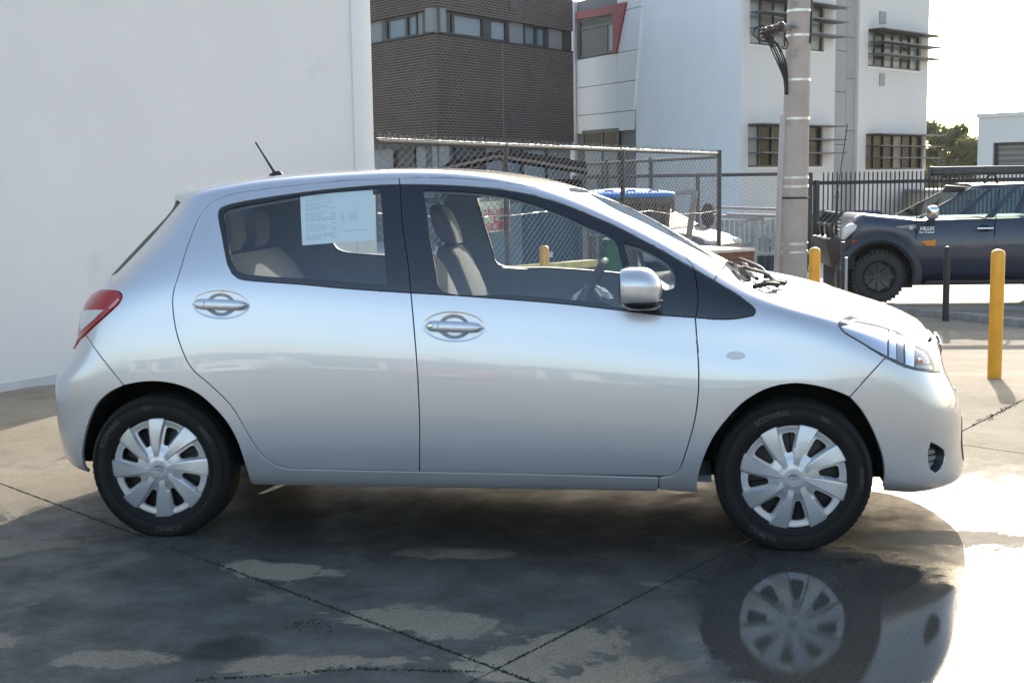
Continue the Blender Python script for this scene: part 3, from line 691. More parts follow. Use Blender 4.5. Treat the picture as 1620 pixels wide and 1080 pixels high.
# ------------------------------------------------------------------ bollards and posts
def bollard(px, pyb, d, top, rr, m, label, grp, cap=True, dome=.018):
    p = at(px, pyb, d); z0 = min(p[2], gz(p[0], p[1])); h = z_at(px, top, d)-p[2]; z0 = p[2]
    o = empty('bollard', (p[0], p[1], z0), label, 'bollard', grp)
    h_ = h
    MB().lathe([(rr, -.25), (rr, h_-.02), (rr*.97, h_-.008), (rr*.9, h_)], 28, 'z').build('shaft', m, o, smooth=True)
    MB().lathe([(rr*.9, h_), (rr*.72, h_+dome*.6), (rr*.3, h_+dome), (.0001, h_+dome)], 28, 'z').build('cap', m, o, smooth=True)
    return o
YB = 'yellow bollards around the yard'
bollard(1573.5, 580, 9.9, 397, .052, YELLOW, 'tall yellow bollard standing alone on the sunlit concrete, far right', YB)
bollard(1288, 470, 11.6, 394, .050, YELLOW, 'yellow bollard rising behind the hood beside the concrete pole', YB)
bollard(862, 470, 12.2, 391, .0445, YELLOW, 'yellow bollard seen through the front side window before the bins', YB)
bollard(1037, 450, 11.2, 404, .050, YELLOW, 'yellow bollard seen through the small triangular front window', YB)
bollard(1496, 495, 18.6, 391, .046, BLACKP, 'black bollard standing in front of the dark utility truck door', 'black posts by the driveway')
def thin_post():
    p = at(1334, 470, 17.5); o = empty('post', (p[0], p[1], p[2]), 'slim black post with a pale steel lower side in front of the truck bumper', 'post', 'black posts by the driveway')
    h = z_at(1334, 382, 17.5)-p[2]
    MB().box(-.04, .01, -.03, .03, -.3, h).build('shaft', BLACKP, o, bevel=.004)
    MB().box(.012, .05, -.03, .03, -.3, h*.72).build('steel_angle', GALV, o, bevel=.004)
    MB().box(-.05, -.041, -.012, .012, h*.5, h*.56).build('latch', GALV, o)
thin_post()

# ------------------------------------------------------------------ concrete pole
def power_pole():
    d = 19.5; b = at(1251, 462, d); z0 = gz(b[0], b[1]); o = empty('power_pole', (b[0], b[1], z0), 'concrete power pole with steel bands, cables and a conduit on its left', 'pole')
    pm = mat('pole_concrete', (.50, .395, .325), rough=.85, var=.14, scale=1.6, bump=.25, bscale=40, dirt=((.26, .22, .19), 2.0, .56))
    zt = z_at(1265, -40, d)-z0; top = at(1266, -40, d); dx = top[0]-b[0]; dy = top[1]-b[1]
    R0, R1 = .232, .168; ax = lambda z: (dx*z/zt, dy*z/zt)
    rr = lambda z: R0+(R1-R0)*z/zt
    MB().tube([(*ax(z), z) for z in np.linspace(-.2, zt, 9)], [rr(z) for z in np.linspace(-.2, zt, 9)], 40).build('shaft', pm, o, smooth=True)
    bandm = mat('band_steel', (.66, .64, .60), rough=.3, metal=.7)
    for py in (18, 57, 127, 188, 281, 295, 385, 398):
        z = z_at(1256, py, d)-z0
        MB().lathe([(rr(z)-.002, -.02), (rr(z)+.008, -.018), (rr(z)+.008, .018), (rr(z)-.002, .02)], 40, 'z', (*ax(z), z)).build('steel_band', bandm, o, smooth=True)
    z = z_at(1250, 313, d)-z0
    MB().lathe([(rr(z), -.014), (rr(z)+.014, -.012), (rr(z)+.014, .012), (rr(z), .014)], 40, 'z', (*ax(z), z)).build('black_strap', RUBBER, o, smooth=True)
    # conduit on the left
    zc = z_at(1238, 183, d)-z0
    side = lambda z, k: (ax(z)[0]-(rr(z)+k)*_rt[0]*.96+.06*_rt[1], ax(z)[1]-(rr(z)+k)*_rt[1]-.05)
    MB().tube([(*side(z, .015), z) for z in np.linspace(-.2, zc, 6)], .055, 12).build('conduit', mat('pvc_conduit', (.52, .42, .38), rough=.6, var=.1, scale=3), o, smooth=True)
    # insulator bracket and cable bundle
    w = lambda px, py, dd=0: tuple(at(px, py, d-.1+dd)-np.array([b[0], b[1], z0]))
    br = MB(); br.tube([w(1250, 44), w(1236, 42, -.1), w(1222, 45, -.1), w(1212, 50, -.1)], .05, 8); br.tube([w(1246, 40), w(1262, 40, -.15)], .035, 8); br.build('bracket', GALV, o, smooth=True)
    for (px, py) in ((1209, 47), (1218, 44), (1228, 42), (1236, 38)):
        ib = MB(); c = w(px, py+4, -.12); ib.lathe([(.03, -.09), (.065, -.07), (.04, -.04), (.065, -.01), (.04, .02), (.05, .05), (.02, .07)], 12, 'z', c); ib.build('insulator', mat('insulator_brown', (.10, .07, .055), rough=.3), o, smooth=True)
    cb = MB(); rng = random.Random(2)
    for k in range(7):
        j = lambda: rng.gauss(0, 1.2)
        cb.tube(catmull([w(1212+k*4+j(), 44+j(), -.12), w(1203+k*3+j(), 52+k+j(), -.16), w(1213+k*2.4+j(), 66+j(), -.14), w(1222+k*2.8+j(), 82+j(), -.1), w(1231+k*2.2, 102, -.08), w(1240+k*1.0, 125, -.04), w(1242+k*.7, 150, .0)], .08), .0095, 6)
    cb.tube(catmull([w(1208, 40, -.15), w(1194, 46, -.2), w(1191, 55, -.2), w(1202, 64, -.2), w(1218, 66, -.15), w(1232, 70, -.1)], .08), .013, 6)
    cb.tube(catmull([w(1243, 60, -.1), w(1247, 72, -.05), w(1243, 78, -.05), w(1236, 76, -.05)], .06), .012, 6)
    cb.build('cable_bundle', RUBBER, o, smooth=True)
    MB().tube(catmull([w(1284, -45, .1), w(1283.5, 0, .05), w(1283, 35, .02), w(1282, 60, .0), w(1281, 69, .0)], .1), [.02, .02, .022, .026, .03, .03, .012][:len(catmull([w(1284, -45, .1), w(1283.5, 0, .05), w(1283, 35, .02), w(1282, 60, .0), w(1281, 69, .0)], .1))] if False else .022, 8).build('riser_cable', RUBBER, o, smooth=True)
    MB().tube([w(1278, 100, .0), w(1276, 200, .0), w(1273, 330, .0)], .012, 6).build('earth_wire', GALV, o, smooth=True)
power_pole()

# ------------------------------------------------------------------ bins behind the fence
TEAL = mat('dark_teal_steel', (.035, .06, .075), rough=.5, var=.35, scale=2.2, dirt=((.10, .085, .07), 3, .58))
def dumpster():
    d = 15.5; p = on_ground(800, d); z0 = p[2]; th = YAW-.05
    o = empty('dumpster', p, 'big dark steel waste dumpster with two sagging black lids behind the fence', 'dumpster', rz=th)
    s = d/FPX; x0, x1 = (698-800)*s, (921-800)*s; zt = 1.42-(292-272)*s-z0
    MB().box(x0, x1, 0, 1.5, .18, zt).build('body', TEAL, o, bevel=.01)
    for fx in (.0, .22, .46, .72, .97):
        x = x0+(x1-x0)*fx; MB().box(x, x+.05, -.05, 0, .2, zt-.02).build('rib', TEAL, o)
    MB().box(x0-.04, x1+.04, -.07, .0, zt-.10, zt+.005).build('top_rim', TEAL, o, bevel=.008)
    MB().box(x0+.1, x1-.1, -.12, 0, .55, .72).build('fork_pocket', TEAL, o)
    lid = mat('black_poly_lid', (.014, .014, .015), rough=.9, var=.2, scale=3, spec=.0)
    zr = 1.42-(238-272)*s-z0; ze = 1.42-(259-272)*s-z0; xm = (790-800)*s
    for (xa, xb, za, zb) in ((x0-.06, xm-.01, ze, zr), (xm+.01, x1+.06, zr, ze-.02)):
        mb = MB(); mb.hexa([(xa, -.15, za-.05), (xb, -.15, zb-.05), (xb, 1.55, zb+.06), (xa, 1.55, za+.06)], [(xa, -.15, za), (xb, -.15, zb), (xb, 1.55, zb+.12), (xa, 1.55, za+.12)])
        L = mb.build('lid', lid, o, bevel=.012)
        rb = MB()
        for k in range(2):
            t = (k+.5)/2; x = xa+(xb-xa)*t; z = za+(zb-za)*t
            rb.hexa([(x-.03, -.14, z), (x+.03, -.14, z+(zb-za)*.06/(xb-xa)), (x+.03, 1.5, z+.115), (x-.03, 1.5, z+.115)], [(x-.02, -.14, z+.012), (x+.02, -.14, z+.012), (x+.02, 1.5, z+.127), (x-.02, 1.5, z+.127)])
        rb.build('lid_rib', lid, L)
        MB().tube([(xa, -.17, za+.0), (xb, -.17, zb+.0)], .018, 6).build('lid_edge', mat('worn_edge', (.20, .165, .14), rough=.8), L)
    MB().box(x0, x1, .2, 1.4, zt, ze-.12).build('gap_panel', DARK, o)
    for x in (x0+.15, x1-.15):
        for y in (.15, 1.3): MB().lathe([(.001, -.03), (.09, -.03), (.09, .03), (.001, .03)], 16, 'x', (x, y, .09)).build('castor', RUBBER, o)
    pm = mat('pale_teal_panel', (.15, .20, .205), rough=.6, var=.25, scale=3)
    MB().box((752-800)*s, (826-800)*s, -.075, -.051, .25, zt-.14).build('front_panel', pm, o)
    MB().box((866-800)*s, (874-800)*s, -.08, -.05, 1.42-(394-272)*s-z0-.02, 1.42-(388-272)*s-z0).build('label_plate', WHITEP, o)
dumpster()
def big_bin():
    d = 18.3; p = on_ground(996, d); z0 = p[2]; s = d/FPX
    o = empty('wheeled_bin', p, 'large grimy brown four wheeled bin with a bright blue lid', 'bin', 'wheeled bins', rz=YAW+.12)
    bm_ = mat('grimy_brown_plastic', (.17, .13, .10), rough=.6, var=.35, scale=4, dirt=((.05, .04, .035), 3, .52)); blue = mat('blue_lid_plastic', (.03, .30, .76), rough=.4, var=.12, scale=4)
    x0, x1 = (926-996)*s, (1070-996)*s; zt = 1.42-(303-270)*s-z0; zl = 1.42-(292-270)*s-z0
    R = lambda w, dp, z, r=.1: [(x, y+.5, z) for x, y in rrect(w, dp, r, 4)]
    w = x1-x0; MB().rings([R(w*.82, .78, .22), R(w*.86, .82, .5), R(w*.97, 1.0, zt-.1), R(w*.97, 1.0, zt)]).build('body', bm_, o, smooth=True)
    MB().rings([R(w*1.02, 1.08, zt-.09, .06), R(w*1.02, 1.08, zt-.0, .06)]).build('rim', bm_, o, smooth=True)
    rb = MB()
    for k in range(12): x = x0*.94+(x1-x0)*.94*k/11; rb.box(x-.02, x+.02, -.035, .0, zt-.22, zt-.09)
    rb.build('rim_ribs', bm_, o)
    for k in range(6): x = x0*.8+(x1-x0)*.8*k/5; MB().box(x-.025, x+.025, -.03, .12, .35, zt-.25).build('rib', bm_, o, bevel=.01)
    R2 = lambda w_, dp, z, bow: [(x, y+.5, z+bow*max(0, 1-(2*x/w)**2)) for x, y in rrect(w_, dp, .08, 5)]
    MB().rings([R2(w*1.02, 1.1, zt+.005, 0), R2(w*1.03, 1.1, zt+.05, .01), R2(w*.98, 1.02, zl-.03, .02), R2(w*.6, .6, zl-.01, .03), R2(w*.2, .2, zl, .03)]).build('lid', blue, o, smooth=True)
    for x in (x0*.5, 0, x1*.5): MB().tube([(x-.06, -.08, zl-.02), (x-.05, -.11, zl), (x+.05, -.11, zl), (x+.06, -.08, zl-.02)], .014, 6).build('lid_handle', blue, o)
    for x in (x0*.72, x1*.72):
        for y in (.2, .8): MB().lathe([(.001, -.03), (.1, -.03), (.1, .03), (.001, .03)], 16, 'x', (x, y, .1)).build('castor', RUBBER, o, smooth=True)
    # stickers
    lb = MB().box((984-996)*s, (997-996)*s, -.055, -.036, 1.42-(331-270)*s-z0, 1.42-(319-270)*s-z0).build('sticker', WHITEP, o)
    MB().box((986-996)*s, (995-996)*s, -.058, -.0555, 1.42-(330-270)*s-z0, 1.42-(321-270)*s-z0).build('blue_print', mat('blue_print', (.10, .38, .62), rough=.6), lb)
big_bin()
def teal_sign():
    d = 17.0; p = at(945, 363, d); s = d/FPX; th = YAW
    o = empty('sign', p, 'small square teal sign with a pale round emblem by the bins', 'sign', rz=th)
    MB().box(-.1, .1, 0, .008, -.085, .085).build('board', WHITEP, o)
    MB().box(-.09, .09, -.003, -.001, -.06, .077).build('teal_field', mat('teal_print', (.02, .25, .28), rough=.5), o)
    mb = MB(); mb.add([(.02+.062*math.cos(a), -.005, .02+.05*math.sin(a)) for a in np.linspace(0, 6.283, 24, endpoint=False)], [tuple(range(24))]); mb.build('emblem', WHITEP, o)
    mb = MB(); mb.add([(.03+.03*math.cos(a), -.007, .03+.02*math.sin(a)) for a in np.linspace(0, 6.283, 16, endpoint=False)], [tuple(range(16))]); mb.build('emblem_centre', mat('olive_print', (.35, .36, .12), rough=.6), o)
    mb = MB()
    for k in range(5): mb.box(-.08+.034*k, -.056+.034*k, -.006, -.0015, -.082, -.07)
    mb.build('print_blocks', INK, o)
    MB().box(-.02, .02, .009, .04, -1.2, .05).build('stake', GALV, o)
teal_sign()
def green_bin():
    d = 14.6; p = on_ground(972, d); s = d/FPX; zt = 1.42-(375-270)*s-p[2]
    o = empty('wheeled_bin', p, 'slim green wheelie bin glimpsed behind the driver window divider', 'bin', 'wheeled bins', rz=YAW)
    gm = mat('green_plastic', (.03, .12, .055), rough=.5, var=.15, scale=3); h = zt
    R = lambda w, dp, z: [(x, y+.2, z) for x, y in rrect(w, dp, .04, 3)]
    MB().rings([R(.17, .22, .08), R(.21, .28, h-.05), R(.21, .28, h)]).build('body', gm, o, smooth=True)
    MB().rings([R(.235, .31, h), R(.235, .31, h+.04), R(.16, .2, h+.06)]).build('lid', gm, o, smooth=True)
    MB().box(-.02, .05, .0, .05, h+.02, h+.1).build('label', WHITEP, o)
    for x in (-.11, .11): MB().lathe([(.001, -.02), (.09, -.02), (.09, .02), (.001, .02)], 14, 'x', (x, .3, .09)).build('wheel', RUBBER, o, smooth=True)
green_bin()
def waste_sign():
    q = ray(764, 340)[:2]; t = np.linalg.solve(np.array([FC-FE, -q]).T, CAM[:2]-FE); P = FE+(FC-FE)*t[0]; d0 = (np.array([*P, 0])-CAM)@_fw
    th = math.atan2(*(FC-FE)[::-1]); d = d0+.12; c = at(774, 337, d)
    o = empty('sign', c, 'red and cream general waste sign hung on the chain link fence', 'sign', rz=th)
    s = d/FPX/math.cos(th-YAW); w = 66*s/2; h = 62*d/FPX/2; zr = lambda py: (337-py)*d/FPX
    MB().box(-w, w, 0, .006, -h, h).build('board', mat('cream_sheet', (.78, .74, .58), rough=.6), o)
    MB().box(-w+.004, w-.004, -.003, -.001, zr(365), zr(331)).build('red_field', mat('sign_red', (.62, .03, .05), rough=.5), o)
    MB().box(-w*.66, w*.18, -.005, -.0035, zr(353), zr(341)).build('cream_block', mat('cream_print', (.70, .72, .50), rough=.6), o)
    f = lambda dx, py: (lambda a, b: (a+dx, -.006, b+zr(py)))
    text_obj('lettering', 'GENERAL WASTE', .075, WHITEINK, o, f(-.05, 335.5), bold=.002)
    text_obj('lettering', 'TO GO!', .075, WHITEINK, o, f(.06, 359), bold=.002)
    text_obj('lettering', 'DEMPSTER', .085, INK, o, f(.02, 312), bold=.003)
    text_obj('lettering', 'NO HOT ASHES', .03, INK, o, f(-.08, 344.5)) if False else None
    MB().box(-w, w*.5, -.005, -.001, zr(318.3), zr(317)).build('rule_line', INK, o)
    mb = MB(); cx = w*.55; mb.add([(cx+w*.30*math.cos(a), -.0045, zr(347)+h*.15*math.sin(a)) for a in np.linspace(0, 6.283, 24, endpoint=False)], [tuple(range(24))]); mb.build('cream_oval', mat('oval_print', (.66, .60, .42), rough=.6), o)
    mb = MB(); mb.add([(cx+w*.12*math.cos(a), -.006, zr(347)+h*.09*math.sin(a)) for a in np.linspace(0, 6.283, 16, endpoint=False)], [tuple(range(16))]); mb.build('dark_motif', INK, o)
    # the grey post it hangs beside
    p = on_ground(757, d0+.35); o2 = empty('post', p, 'short cream capped post behind the waste sign', 'post')
    MB().cyl((0, 0, -.1), (0, 0, 1.42-(369-272)*(d0+.35)/FPX-p[2]), .045, 12).build('shaft', mat('cream_post', (.62, .57, .42), rough=.6), o2, smooth=True)
waste_sign()
def low_wall():
    d = 13.2; a, b = on_ground(812, 12.6), on_ground(942, 13.8); A, B = a[:2], b[:2]; dd = B-A; L = np.linalg.norm(dd); th = math.atan2(dd[1], dd[0])
    o = empty('low_board_wall', a, 'low brown board wall with a sunlit yellow top rail behind the bollard', 'wall', rz=th)
    za = z_at(812, 427, 12.6)-a[2]; zb = z_at(942, 416, 13.8)-a[2]; zf = lambda x: za+(zb-za)*x/L
    bm_ = mat('brown_boards', (.16, .09, .055), rough=.8, var=.25, scale=5); n = 14
    for k in range(n):
        x0, x1 = L*k/n+.006, L*(k+1)/n-.006; mb = MB(); mb.hexa([(x0, 0, -.3), (x1, 0, -.3), (x1, .03, -.3), (x0, .03, -.3)], [(x0, 0, zf(x0)-.04), (x1, 0, zf(x1)-.04), (x1, .03, zf(x1)-.04), (x0, .03, zf(x0)-.04)]); mb.build('board', bm_, o)
    mb = MB(); mb.hexa([(0, -.03, za-.04), (L, -.03, zb-.04), (L, .10, zb-.04), (0, .10, za-.04)], [(0, -.03, za+.03), (L, -.03, zb+.03), (L, .10, zb+.03), (0, .10, za+.03)])
    mb.build('top_rail', mat('faded_yellow', (.62, .48, .16), rough=.7, var=.3, scale=8), o)
    # traffic cone lying by it
    p = at(847, 424, 13.3); c = empty('traffic_cone', p, 'small red traffic cone poking up behind the yellow rail', 'cone')
    MB().lathe([(.09, -.25), (.035, .03), (.0001, .035)], 16, 'z').build('cone_body', mat('cone_red', (.6, .06, .03), rough=.5), c, smooth=True); MB().lathe([(.07, -.16), (.056, -.1)], 16, 'z').build('white_band', WHITEP, c)
    MB().box(-.12, .12, -.12, .12, -.27, -.25).build('base', RUBBER, c)
low_wall()
def planter():
    a = on_ground(1122, 15.2); b = on_ground(1194, 15.6); A, B = a[:2], b[:2]; dd = B-A; L = np.linalg.norm(dd); th = math.atan2(dd[1], dd[0])
    o = empty('brick_planter', a, 'low red brown brick planter with a pale coping past the windscreen base', 'planter', rz=th)
    zt = z_at(1194, 393, 15.6)-a[2]
    MB().box(-.3, L, 0, .9, -.2, zt-.035).build('brickwork', brick_mat('red_brick', (.27, .105, .065), (.22, .085, .06), (.30, .15, .11)), o)
    MB().box(-.32, L+.008, -.012, .93, zt-.035, zt).build('coping', mat('pale_coping', (.62, .56, .48), rough=.85, var=.15, scale=4), o, bevel=.008)
planter()
def handrail():
    o = empty('handrail', on_ground(1180, 22), 'galvanised handrail with a curled end left of the power pole', 'railing')
    b = np.array(o.location); w = lambda px, py, d=22: tuple(at(px, py, d)-b)
    MB().tube(catmull([w(1128, 340), w(1160, 343), w(1200, 345), w(1208, 347), w(1210, 351), w(1207, 354), w(1203, 352)], .1), .028, 8).build('rail', GALV, o, smooth=True)
    MB().tube([w(1128, 328), w(1180, 329.5), w(1234, 331)], .022, 8).build('rail', GALV, o, smooth=True); MB().tube([w(1150, 339.5), w(1234, 342)], .03, 8).build('rail', GALV, o, smooth=True)
    MB().tube(catmull([w(1168, 356), w(1182, 350), w(1196, 347)], .1), .02, 6).build('rail', GALV, o, smooth=True)
    for px in (1195.5,): MB().tube([w(px, 347), (w(px, 400)[0], w(px, 400)[1], -.05)], .026, 8).build('post', GALV, o)
    fm = mat('timber_pale', (.46, .42, .36), rough=.85, var=.3, scale=3)
    r2 = empty('paling_fence', on_ground(1160, 33), 'pale grey paling fence behind the handrail', 'fence', rz=YAW)
    for k in range(26): MB().box(-.6+.13*k, -.6+.13*k+.10, 0, .025, -.1, .98).build('paling', fm, r2)
    MB().box(-.6, 2.8, .026, .06, .3, .4).build('rail', fm, r2)
    r3 = empty('gate', on_ground(1190, 27.5), 'low dark mesh gate panel behind the brick planter', 'gate', rz=YAW)
    MB().box(-.7, 1.2, 0, .03, .08, .42).build('panel', mat('gate_dark', (.06, .07, .075), rough=.6), r3)
    for z in (.06, .44): MB().box(-.72, 1.22, -.02, .05, z, z+.05).build('frame_bar', GALV, r3)
    for k in range(15): MB().box(-.7+.13*k, -.68+.13*k, -.025, .0, .1, .44).build('bar', BLACKP, r3)
handrail()

# ------------------------------------------------------------------ parked cars in the distance
def wheel_simple(root, x, y, R, w, rimm, sgn=-1, name='wheel', spokes=6):
    t = MB().lathe([(R*.62, w*.5), (R*.9, w*.5), (R, w*.35), (R, -w*.35), (R*.9, -w*.5), (R*.66, -w*.5), (R*.62, -w*.42)], 32, 'y').build('wheel', RUBBER, root, (x, y, R), smooth=True)
    mb = MB(); mb.lathe([(R*.62, -w*.38), (R*.58, -w*.44), (R*.52, -w*.25), (R*.2, -w*.2), (R*.14, -w*.30), (.001, -w*.30)], 32, 'y')
    for k in range(spokes):
        a = 6.283*k/spokes; c, s = math.cos(a), math.sin(a); n = (-s, c)
        q = lambda r, o, y_: (r*c+n[0]*o, y_, r*s+n[1]*o)
        mb.hexa([q(R*.15, -R*.09, -w*.2), q(R*.56, -R*.07, -w*.25), q(R*.56, R*.07, -w*.25), q(R*.15, R*.09, -w*.2)], [q(R*.15, -R*.07, -w*.34), q(R*.56, -R*.05, -w*.40), q(R*.56, R*.05, -w*.40), q(R*.15, R*.07, -w*.34)])
    mb.build('rim', rimm, t); return t
def body_loft(stations, W_, name, m, root):
    """stations: (x, z_bottom, z_shoulder, half width) -> rounded body tub"""
    rg = []
    for (x, zb, zt, w) in stations:
        h = zt-zb; pr = [(w*.86, zb), (w*.965, zb+h*.10), (w, zb+h*.38), (w*.995, zb+h*.62), (w*.955, zb+h*.86), (w*.88, zb+h*.975), (w*.60, zt+.005), (0, zt+.010)]
        ring = [(x, -y, z) for y, z in pr]+[(x, y, z) for y, z in pr[-2::-1]]; rg.append(ring)
    n = len(rg[0]); mb = MB(); vs = [p for r in rg for p in r]; fs = []
    for i in range(len(rg)-1):
        for k in range(n-1): fs.append((i*n+k, i*n+k+1, (i+1)*n+k+1, (i+1)*n+k))
        fs.append((i*n+n-1, i*n, (i+1)*n, (i+1)*n+n-1))
    fs += [tuple(range(n)), tuple(range((len(rg)-1)*n+n-1, (len(rg)-1)*n-1, -1))]
    return mb.add(vs, fs).build(name, m, root, smooth=True)
def arch_profile(xs, zb, R, gap, zarch):
    def f(x):
        z = zb
        for c in xs:
            d = abs(x-c)
            if d < R+gap: z = max(z, R+math.sqrt(max(0, (R+gap)**2-d*d)))
        return z
    return f
def cabin(root, belt, roof, wb, wr, m, gm, splits):
    """greenhouse as pillars, roof and panes: belt/roof = (x rear, x front, z)"""
    (b0, b1, zb), (r0, r1, zr) = belt, roof
    def P(t, s, y):            # t: 0 rear .. 1 front along, s: 0 belt .. 1 roof
        x = (b0+(b1-b0)*t)*(1-s)+(r0+(r1-r0)*t)*s; return (x, y*(wb*(1-s)+wr*s), zb+(zr-zb)*s)
    R = [(r0+(r1-r0)*t, y, zr+.03*(1-(2*t-1)**2)*.6-(.03 if abs(y) > wr*.9 else 0)) for t, y in ((0, -wr), (.5, -wr*1.01), (1, -wr), (1, -wr*.5), (1.02, 0), (1, wr*.5), (1, wr), (.5, wr*1.01), (0, wr), (0, wr*.5), (-.02, 0), (0, -wr*.5))]
    top = [(x, y*.9, z+.05) for x, y, z in R]
    MB().rings([R, top]).build('roof', m, root, smooth=True)
    for sgn in (-1, 1):
        edges = [0]+list(splits)+[1]
        for i, t in enumerate(edges):
            w = .035
            t0, t1 = (t-w*.6, t+w*.6) if 0 < i < len(edges)-1 else ((0, w) if i == 0 else (1-w, 1))
            pil = MB(); pil.hexa([P(t0, 0, sgn), P(t1, 0, sgn), P(t1, 0, sgn*.93), P(t0, 0, sgn*.93)], [P(t0, 1, sgn), P(t1, 1, sgn), P(t1, 1, sgn*.93), P(t0, 1, sgn*.93)]); pil.build('pillar', m, root)
        for i in range(len(edges)-1):
            t0, t1 = edges[i]+.02, edges[i+1]-.02; mb = MB(); k = sgn*.985
            mb.add([P(t0, 0, k), P(t1, 0, k), P(t1, .96, k), P(t0, .96, k)], [(0, 1, 2, 3)]); mb.build('side_window', gm, root)
    mb = MB(); mb.add([P(1, 0, -.95), P(1, 0, .95), P(1, 1, .95), P(1, 1, -.95)], [(0, 1, 2, 3)]); mb.build('windscreen', gm, root)
    mb = MB(); mb.add([P(0, 0, -.95), P(0, 0, .95), P(0, 1, .95), P(0, 1, -.95)], [(3, 2, 1, 0)]); mb.build('rear_window', gm, root)
CARGLASS = glass('parked_car_glass', (.20, .24, .25), refl=.35, base=.06)
def parked_car(loc, rz, paint, label, L=4.3, hood=.92, roof=1.45, sedan=True):
    root = empty('parked_car', loc, label, 'car', 'cars parked beyond the fence', rz=rz)
    R = .31; xf, xr = L*.5-.86, -L*.5+.80; f = arch_profile((xf, xr), .2, R, .05, .6); st = []
    xs = sorted(set(list(np.linspace(-L/2, L/2, 15))+[c+s*.36*math.cos(a) for c in (xf, xr) for s in (1, -1) for a in np.linspace(0, 1.57, 6)]))
    for x in xs:
        e = min(1, max(0, (L/2-abs(x))/.35)); w = .84-.17*(1-e)**2; zt = np.interp(x, [-L/2, -L/2+.1, -.9, .8, 1.3, L/2-.2, L/2], [.72, .92, .95, .93, hood-.02, hood-.16, .62]); st.append((x, f(x)+.03*(1-e), zt, w))
    body_loft(st, 0, 'body', paint, root)
    cabin(root, (-1.75 if not sedan else -1.55, 1.25, .93), (-1.15 if not sedan else -.95, .35, roof-.06), .76, .60, paint, CARGLASS, (.34, .64))
    for x in (xf, xr):
        for y in (-.72, .72):
            t = wheel_simple(root, x, y, R, .2, CAPM)
            if y > 0: t.rotation_euler = (0, 0, math.pi); t.location = (x, y, R)
    for y in (-.55, .55):
        MB().rings([[(L/2-.16+.06*math.cos(a), y+.18*math.cos(a)*.9, .66+.07*math.sin(a)) for a in np.linspace(0, 6.28, 14, endpoint=False)], [(L/2-.04+.02*math.cos(a), y*.95+.14*math.cos(a), .655+.055*math.sin(a)) for a in np.linspace(0, 6.28, 14, endpoint=False)]]).build('headlight', CLEARL, root)
        MB().rings([[(-L/2+.02, y+.15*math.cos(a), .78+.08*math.sin(a)) for a in np.linspace(0, 6.28, 12, endpoint=False)], [(-L/2-.02, y+.14*math.cos(a), .78+.07*math.sin(a)) for a in np.linspace(0, 6.28, 12, endpoint=False)]]).build('tail_lamp', REDLENS, root)
    MB().box(L/2-.03, L/2+.03, -.42, .42, .42, .56).build('grille', BLACKTRIM, root, bevel=.015)
    MB().box(L/2-.0, L/2+.035, -.24, .24, .34, .42).build('number_plate', WHITEP, root)
    for y in (-.86, .86): MB().lathe([(.001, -.05), (.07, -.03), (.085, .03), (.001, .05)], 12, 'x', (.75, y, 1.0)).build('mirror', paint, root, smooth=True)
    return root
SILVER2 = mat('silver_car_paint', (.13, .13, .135), rough=.5, metal=.15, coat=.25); BLUE2 = mat('blue_car_paint', (.03, .05, .11), rough=.25, coat=1.)
def place_cars():
    p = on_ground(990, 25.2); parked_car((p[0], p[1], p[2]), YAW-.58, SILVER2, 'silver sedan glinting in the sun behind the fence corner post')
    p = on_ground(1322, 38.5); parked_car((p[0], p[1], p[2]), YAW+math.pi+.05, BLUE2, 'dark blue hatchback facing left behind the black picket fence', sedan=False)
    # unseen cars added behind the camera, only to be reflected in paint and lamp
    for x, y, rz, pm, lab in ((-6.5, -17, 1.5, mat('white_car_paint', (.7, .7, .7), rough=.3, coat=.8), 'white sedan added unseen behind the camera for reflections'), (-2.6, -17.4, 1.6, mat('red_car_paint', (.3, .02, .02), rough=.3, coat=.8), 'red sedan added unseen behind the camera for reflections'), (1.2, -17.1, 1.55, BLUE2, 'dark blue sedan added unseen behind the camera for reflections'), (5.2, -17.3, 1.5, SILVER2, 'silver sedan added unseen behind the camera for reflections'), (9.0, -16.8, 1.6, mat('black_car_paint', (.02, .02, .02), rough=.3, coat=.8), 'black sedan added unseen behind the camera for reflections')):
        parked_car((x, y, 0), rz, pm, lab)['group'] = 'unseen cars added behind the camera for reflections'
place_cars()
def yard_bits():
    p = at(1120, 340, 25.5); g = gz(p[0], p[1]); o = empty('reel_cover', (p[0], p[1], g), 'dark rounded cover standing on a stake by the far fence post', 'cover')
    MB().rings([[(.13*s*math.cos(a), .11*s*math.sin(a), p[2]-g+z) for a in np.linspace(0, 6.2832, 18, endpoint=False)] for s, z in ((.3, -.22), (.8, -.19), (1, -.08), (1.02, .05), (.85, .16), (.5, .215), (.1, .23))]).build('hood', mat('dark_canvas', (.045, .035, .032), rough=.9), o, smooth=True)
    MB().cyl((0, 0, 0), (0, 0, p[2]-g-.18), .03, 8).build('stake', DULLPIPE, o)
    d = 19.0; a, b, c, e = at(1086, 400, d), at(1100, 303, d), at(1068, 304, d), at(1072, 400, d+.2); o = empty('timber_frame', (a[0], a[1], gz(a[0], a[1])), 'leaning pale timber post with a short cross rail beside the brown bin', 'post')
    q = lambda v: tuple(np.array(v)-np.array(o.location)); tm = mat('weathered_timber', (.42, .37, .32), rough=.85, var=.3, scale=8)
    MB().tube([q(a), q(b)], .045, 6).build('timber_post', tm, o); MB().tube([q(b), q(c)], .04, 6).build('cross_rail', tm, o)
yard_bits()

